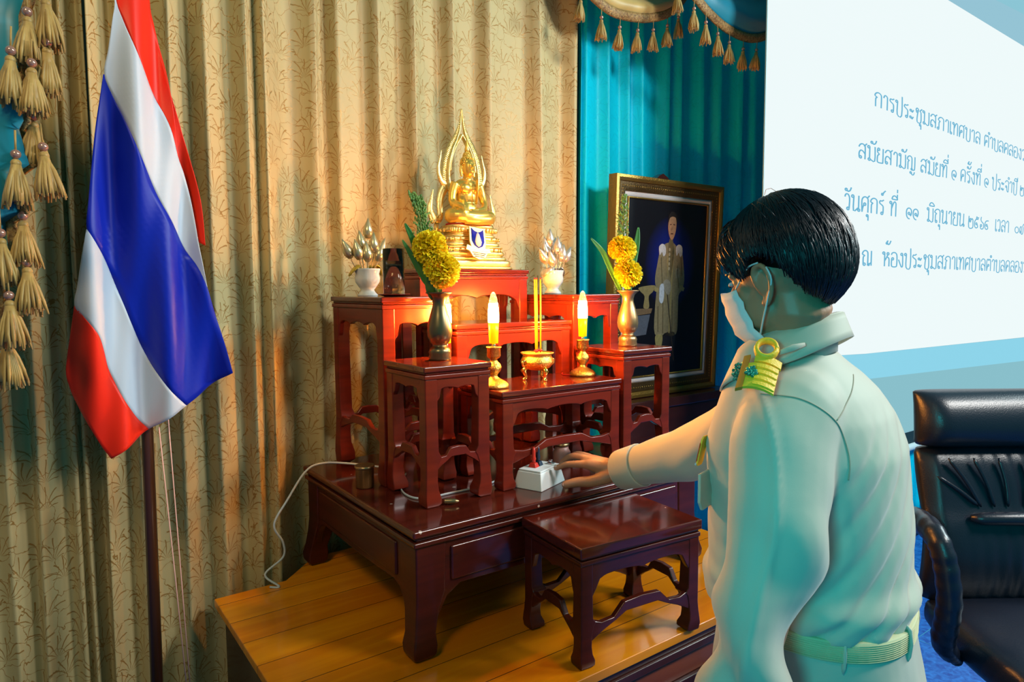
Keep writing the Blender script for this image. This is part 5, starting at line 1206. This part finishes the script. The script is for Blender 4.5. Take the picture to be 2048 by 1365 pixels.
# collar: stand and folded leaf, open at the front
NC = Vector((.506, 1.240, 0))
half = [((.085,.012,1.368),(.105,.040,1.300)),((.062,.058,1.388),(.078,.098,1.322)),((.030,.076,1.408),(.035,.120,1.345)),((-.030,.078,1.430),(-.038,.112,1.372)),((-.078,.052,1.447),(-.092,.076,1.400)),((-.096,0,1.454),(-.112,0,1.412))]
full = half + [tuple((f, -l, z) for f, l, z in q) for q in reversed(half[:-1])]
CW = lambda q: NC + TF*q[0] + TL*q[1] + Vector((0,0,q[2]))
top = spline([CW(a) for a, _ in full], 5); bot = spline([CW(c) for _, c in full], 5)
ob('collar', ml(G().grid([[t.lerp(bb, k/4) + (t - NC).normalized()*0 for k in range(5)] for t, bb in zip(top, bot)])), M_['khaki'], man, solid=.004)
ins = [t + (Vector((NC.x, NC.y, t.z)) - t).normalized()*.008 for t in top]
ob('collar_stand', ml(G().grid([[t, i, i - Vector((0,0,.035)), i - Vector((0,0,.07))] for t, i in zip(top, ins)])), M_['khaki'], man, solid=.003)
# right cuff
dv = (WRR - ELR).normalized(); c0 = ELR.lerp(WRR, .72); c1 = ELR.lerp(WRR, .985)
g = G().tube([c0, c0 + dv*.004, c1 - dv*.004, c1], [.0595,.0610,.0575,.056], 28, cap=False)
ob('cuff', ml(g), M_['khaki'], man, solid=.003)
ob('cuff_seam', ml(G().tube([c0 - dv*.001, c0 + dv*.0015], [.0600,.0605], 28)), M_['khaki_seam'], man)
# left sleeve vent tab near the hem
# shoulder board
e0, e1 = Vector((0.3931, 1.075, 1.3353)), Vector((0.426, 1.125, 1.3887))
u = (e1 - e0).normalized(); vv = (Vector((.95,-.18,.10)) - u*Vector((.95,-.18,.10)).dot(u)).normalized(); nn = u.cross(vv)
if nn.y > 0: nn = -nn
def eb(x0, x1, y0, y1, z0, z1, curve=True):
    g = G(); R = []
    for k in range(9):
        t = k/8; x = lerp(x0, x1, t); s = -.010*(abs(x)/.028)**2
        R.append([e0 + vv*x + u*y + nn*(z + s) for y, z in ((y0,z0),(y1,z0),(y1,z1),(y0,z1))])
    return ml(g.rings(R))
ep = ob('shoulder_board', eb(-.028,.028,-.004,.048,.004,.010), M_['epaulette'], man, smooth=False)
for k in range(4): ob('stripe', eb(-.006,.028,.000+.0125*k,.0065+.0125*k,.009,.0125), M_['epaulette'], ep, smooth=False)
ob('orange_edge', eb(-.031,-.020,-.006,.066,.003,.011), M_['epaulette_orange'], ep, smooth=False)
ob('upper_band', eb(-.012,.030,.050,.064,.005,.012), M_['epaulette'], ep, smooth=False)
loop = [e0 + u*.080 + vv*.002 + (vv*math.cos(2*PI*k/20)*.016 + u*math.sin(2*PI*k/20)*.019) + nn*.010 for k in range(21)]
ob('braid_loop', ml(G().tube(loop, .0085, 8, flat=.5)), M_['epaulette'], ep)
bd = e0 - vv*.012 + u*.024 + nn*.013; g = G()
for k in range(14): g.ell(bd + vv*.009*math.cos(k*2.4)*math.sqrt(k/14) + u*.011*math.sin(k*2.4)*math.sqrt(k/14), (.0032,.0032,.0032), nu=8, nv=6)
ob('crest_pin', ml(g), M_['badge'], ep)
ob('collar_strap', ml(G().tube([e1 + vv*.020 + u*.004, e1 + vv*.042 + u*.022, e1 + vv*.058 + u*.034], [.004,.006,.003], 8, flat=.4)), M_['khaki'], man)
# collar badge, ribbon bar and pocket flap on the left chest
cb = Vector((0.3966, 1.155, 1.3512)); g = G()
for k in range(40):
    a = k*2.39996; r = .016*math.sqrt(k/40); g.ell(cb + Vector((r*math.cos(a), -.002*(k%3), r*1.25*math.sin(a))), (.0030,.0030,.0030), nu=6, nv=5)
ob('collar_badge', ml(g), M_['badge'], man)
def onF(q, off=.002):
    q = Vector(q) - Vector((mx, md, 0)); h = BV.ray_cast(q + TF*.4, -TF); return h[0] + Vector((mx, md, 0)) + TF*off if h[0] else q + Vector((mx, md, 0))
r0 = onF((.445, 1.215, 1.185)); ax = Vector((.16,-.1,.98)).normalized(); sx = TF.cross(ax).normalized()
for k, (m, d) in enumerate((('epaulette',0),('flag_red',1),('mat_white',2))):
    w0, w1 = ((-.030,.030),(-.026,.022),(-.030,-.022))[k]
    g = G(); R = []
    for z, s in ((w0,.6),(w0+.006,1),(w1-.006,1),(w1,.5)):
        c = r0 + ax*z + TF*(.006 + .0012*k); R.append([c + sx*.014*s + TF*.0, c - sx*.014*s, c - sx*.014*s + TF*.003, c + sx*.014*s + TF*.003])
    ob('ribbon_bar' , ml(g.rings(R)), M_[m], man, smooth=False)
pk = onF((.445, 1.215, 1.115))
g = G(); R = []
for z, s in ((.035,1),(-.020,1),(-.038,.7)):
    c = pk + Vector((0,0,z)) + TF*.004; R.append([c + TL*.045*s, c - TL*.045*s, c - TL*.045*s + TF*.006, c + TL*.045*s + TF*.006])
ob('pocket_flap', ml(g.rings(R)), M_['khaki'], man, bevel=.002)
# trousers, belt, loops, shoes
g = G().rings(trunk_g([(.70,.605,1.285,.195,.190),(.74,.604,1.285,.190,.188),(.80,.598,1.285,.182,.182),(.875,.591,1.285,.175,.176)]))
for s, an in zip((1, -1), feet):
    hip = Vector((.603,1.285,.74)) + TL*s*.085
    g.tube(spline([hip + Vector((0,0,.04)), hip - Vector((0,0,.08)), Vector((.603,1.285,.44)) + TL*s*.10 + TF*.02, an + Vector((0,0,-.02))], 5), [.105,.112,.114,.112,.110,.106,.102,.098,.094,.090,.088,.086,.085,.084,.083,.082], 22)
tm = remesh(g, .007, 6); tm.update()
nw = [v.co + v.normal*(.008*math.sin(v.co.x*60 + v.co.y*52 + 2*noise.noise(v.co*6))*sstep(.84, .74, v.co.z)*max(noise.noise(v.co*5)+.35, 0)) for v in tm.vertices]
tm.vertices.foreach_set('co', [c for p in nw for c in p])
tr = ob('trousers', ml(tm), M_['khaki'], man)
R = []
for z, s in ((.856,1.035),(.857,1.05),(.893,1.05),(.894,1.035)): R.append(trunk_g([(z,.589,1.285,.172,.174)], s, 60)[0])
bl_ = ob('belt', ml(G().rings(R)), M_['belt'], man)
g = G()
for k in range(9):
    R2 = trunk_g([(.860+.0037*k,.589,1.285,.172,.174)], 1.054, 60)[0]; g.tube(R2 + [R2[0]], .0009, 5, cap=False)
ob('belt_ribs', ml(g), M_['belt'], bl_)
for q in (2.1, 2.85, 3.5, 4.1, .8):
    c, s = math.cos(q), math.sin(q); pts = [Vector((.589,1.285,z)) + (TF*.172*c + TL*.174*s)*k for z, k in ((.835,1.03),(.850,1.07),(.872,1.085),(.896,1.07),(.902,1.03))]
    ob('belt_loop', ml(G().tube(pts, .0065, 8, flat=.5)), M_['khaki'], tr)
for an in feet:
    c = an + Vector((0,0,-.07)); R = []
    for t, w, h in ((-.075,.022,.05),(-.06,.036,.07),(0,.040,.075),(.08,.044,.05),(.14,.040,.035),(.175,.018,.02)):
        o = Vector((c.x, c.y, 0)) + TF*t; R.append([o + TL*w + Vector((0,0,.002)), o + TL*w*.9 + Vector((0,0,h*.7)), o + Vector((0,0,h)), o - TL*w*.9 + Vector((0,0,h*.7)), o - TL*w + Vector((0,0,.002))])
    ob('shoe', ml(G().rings(R)), M_['leather'], man, sub=1)
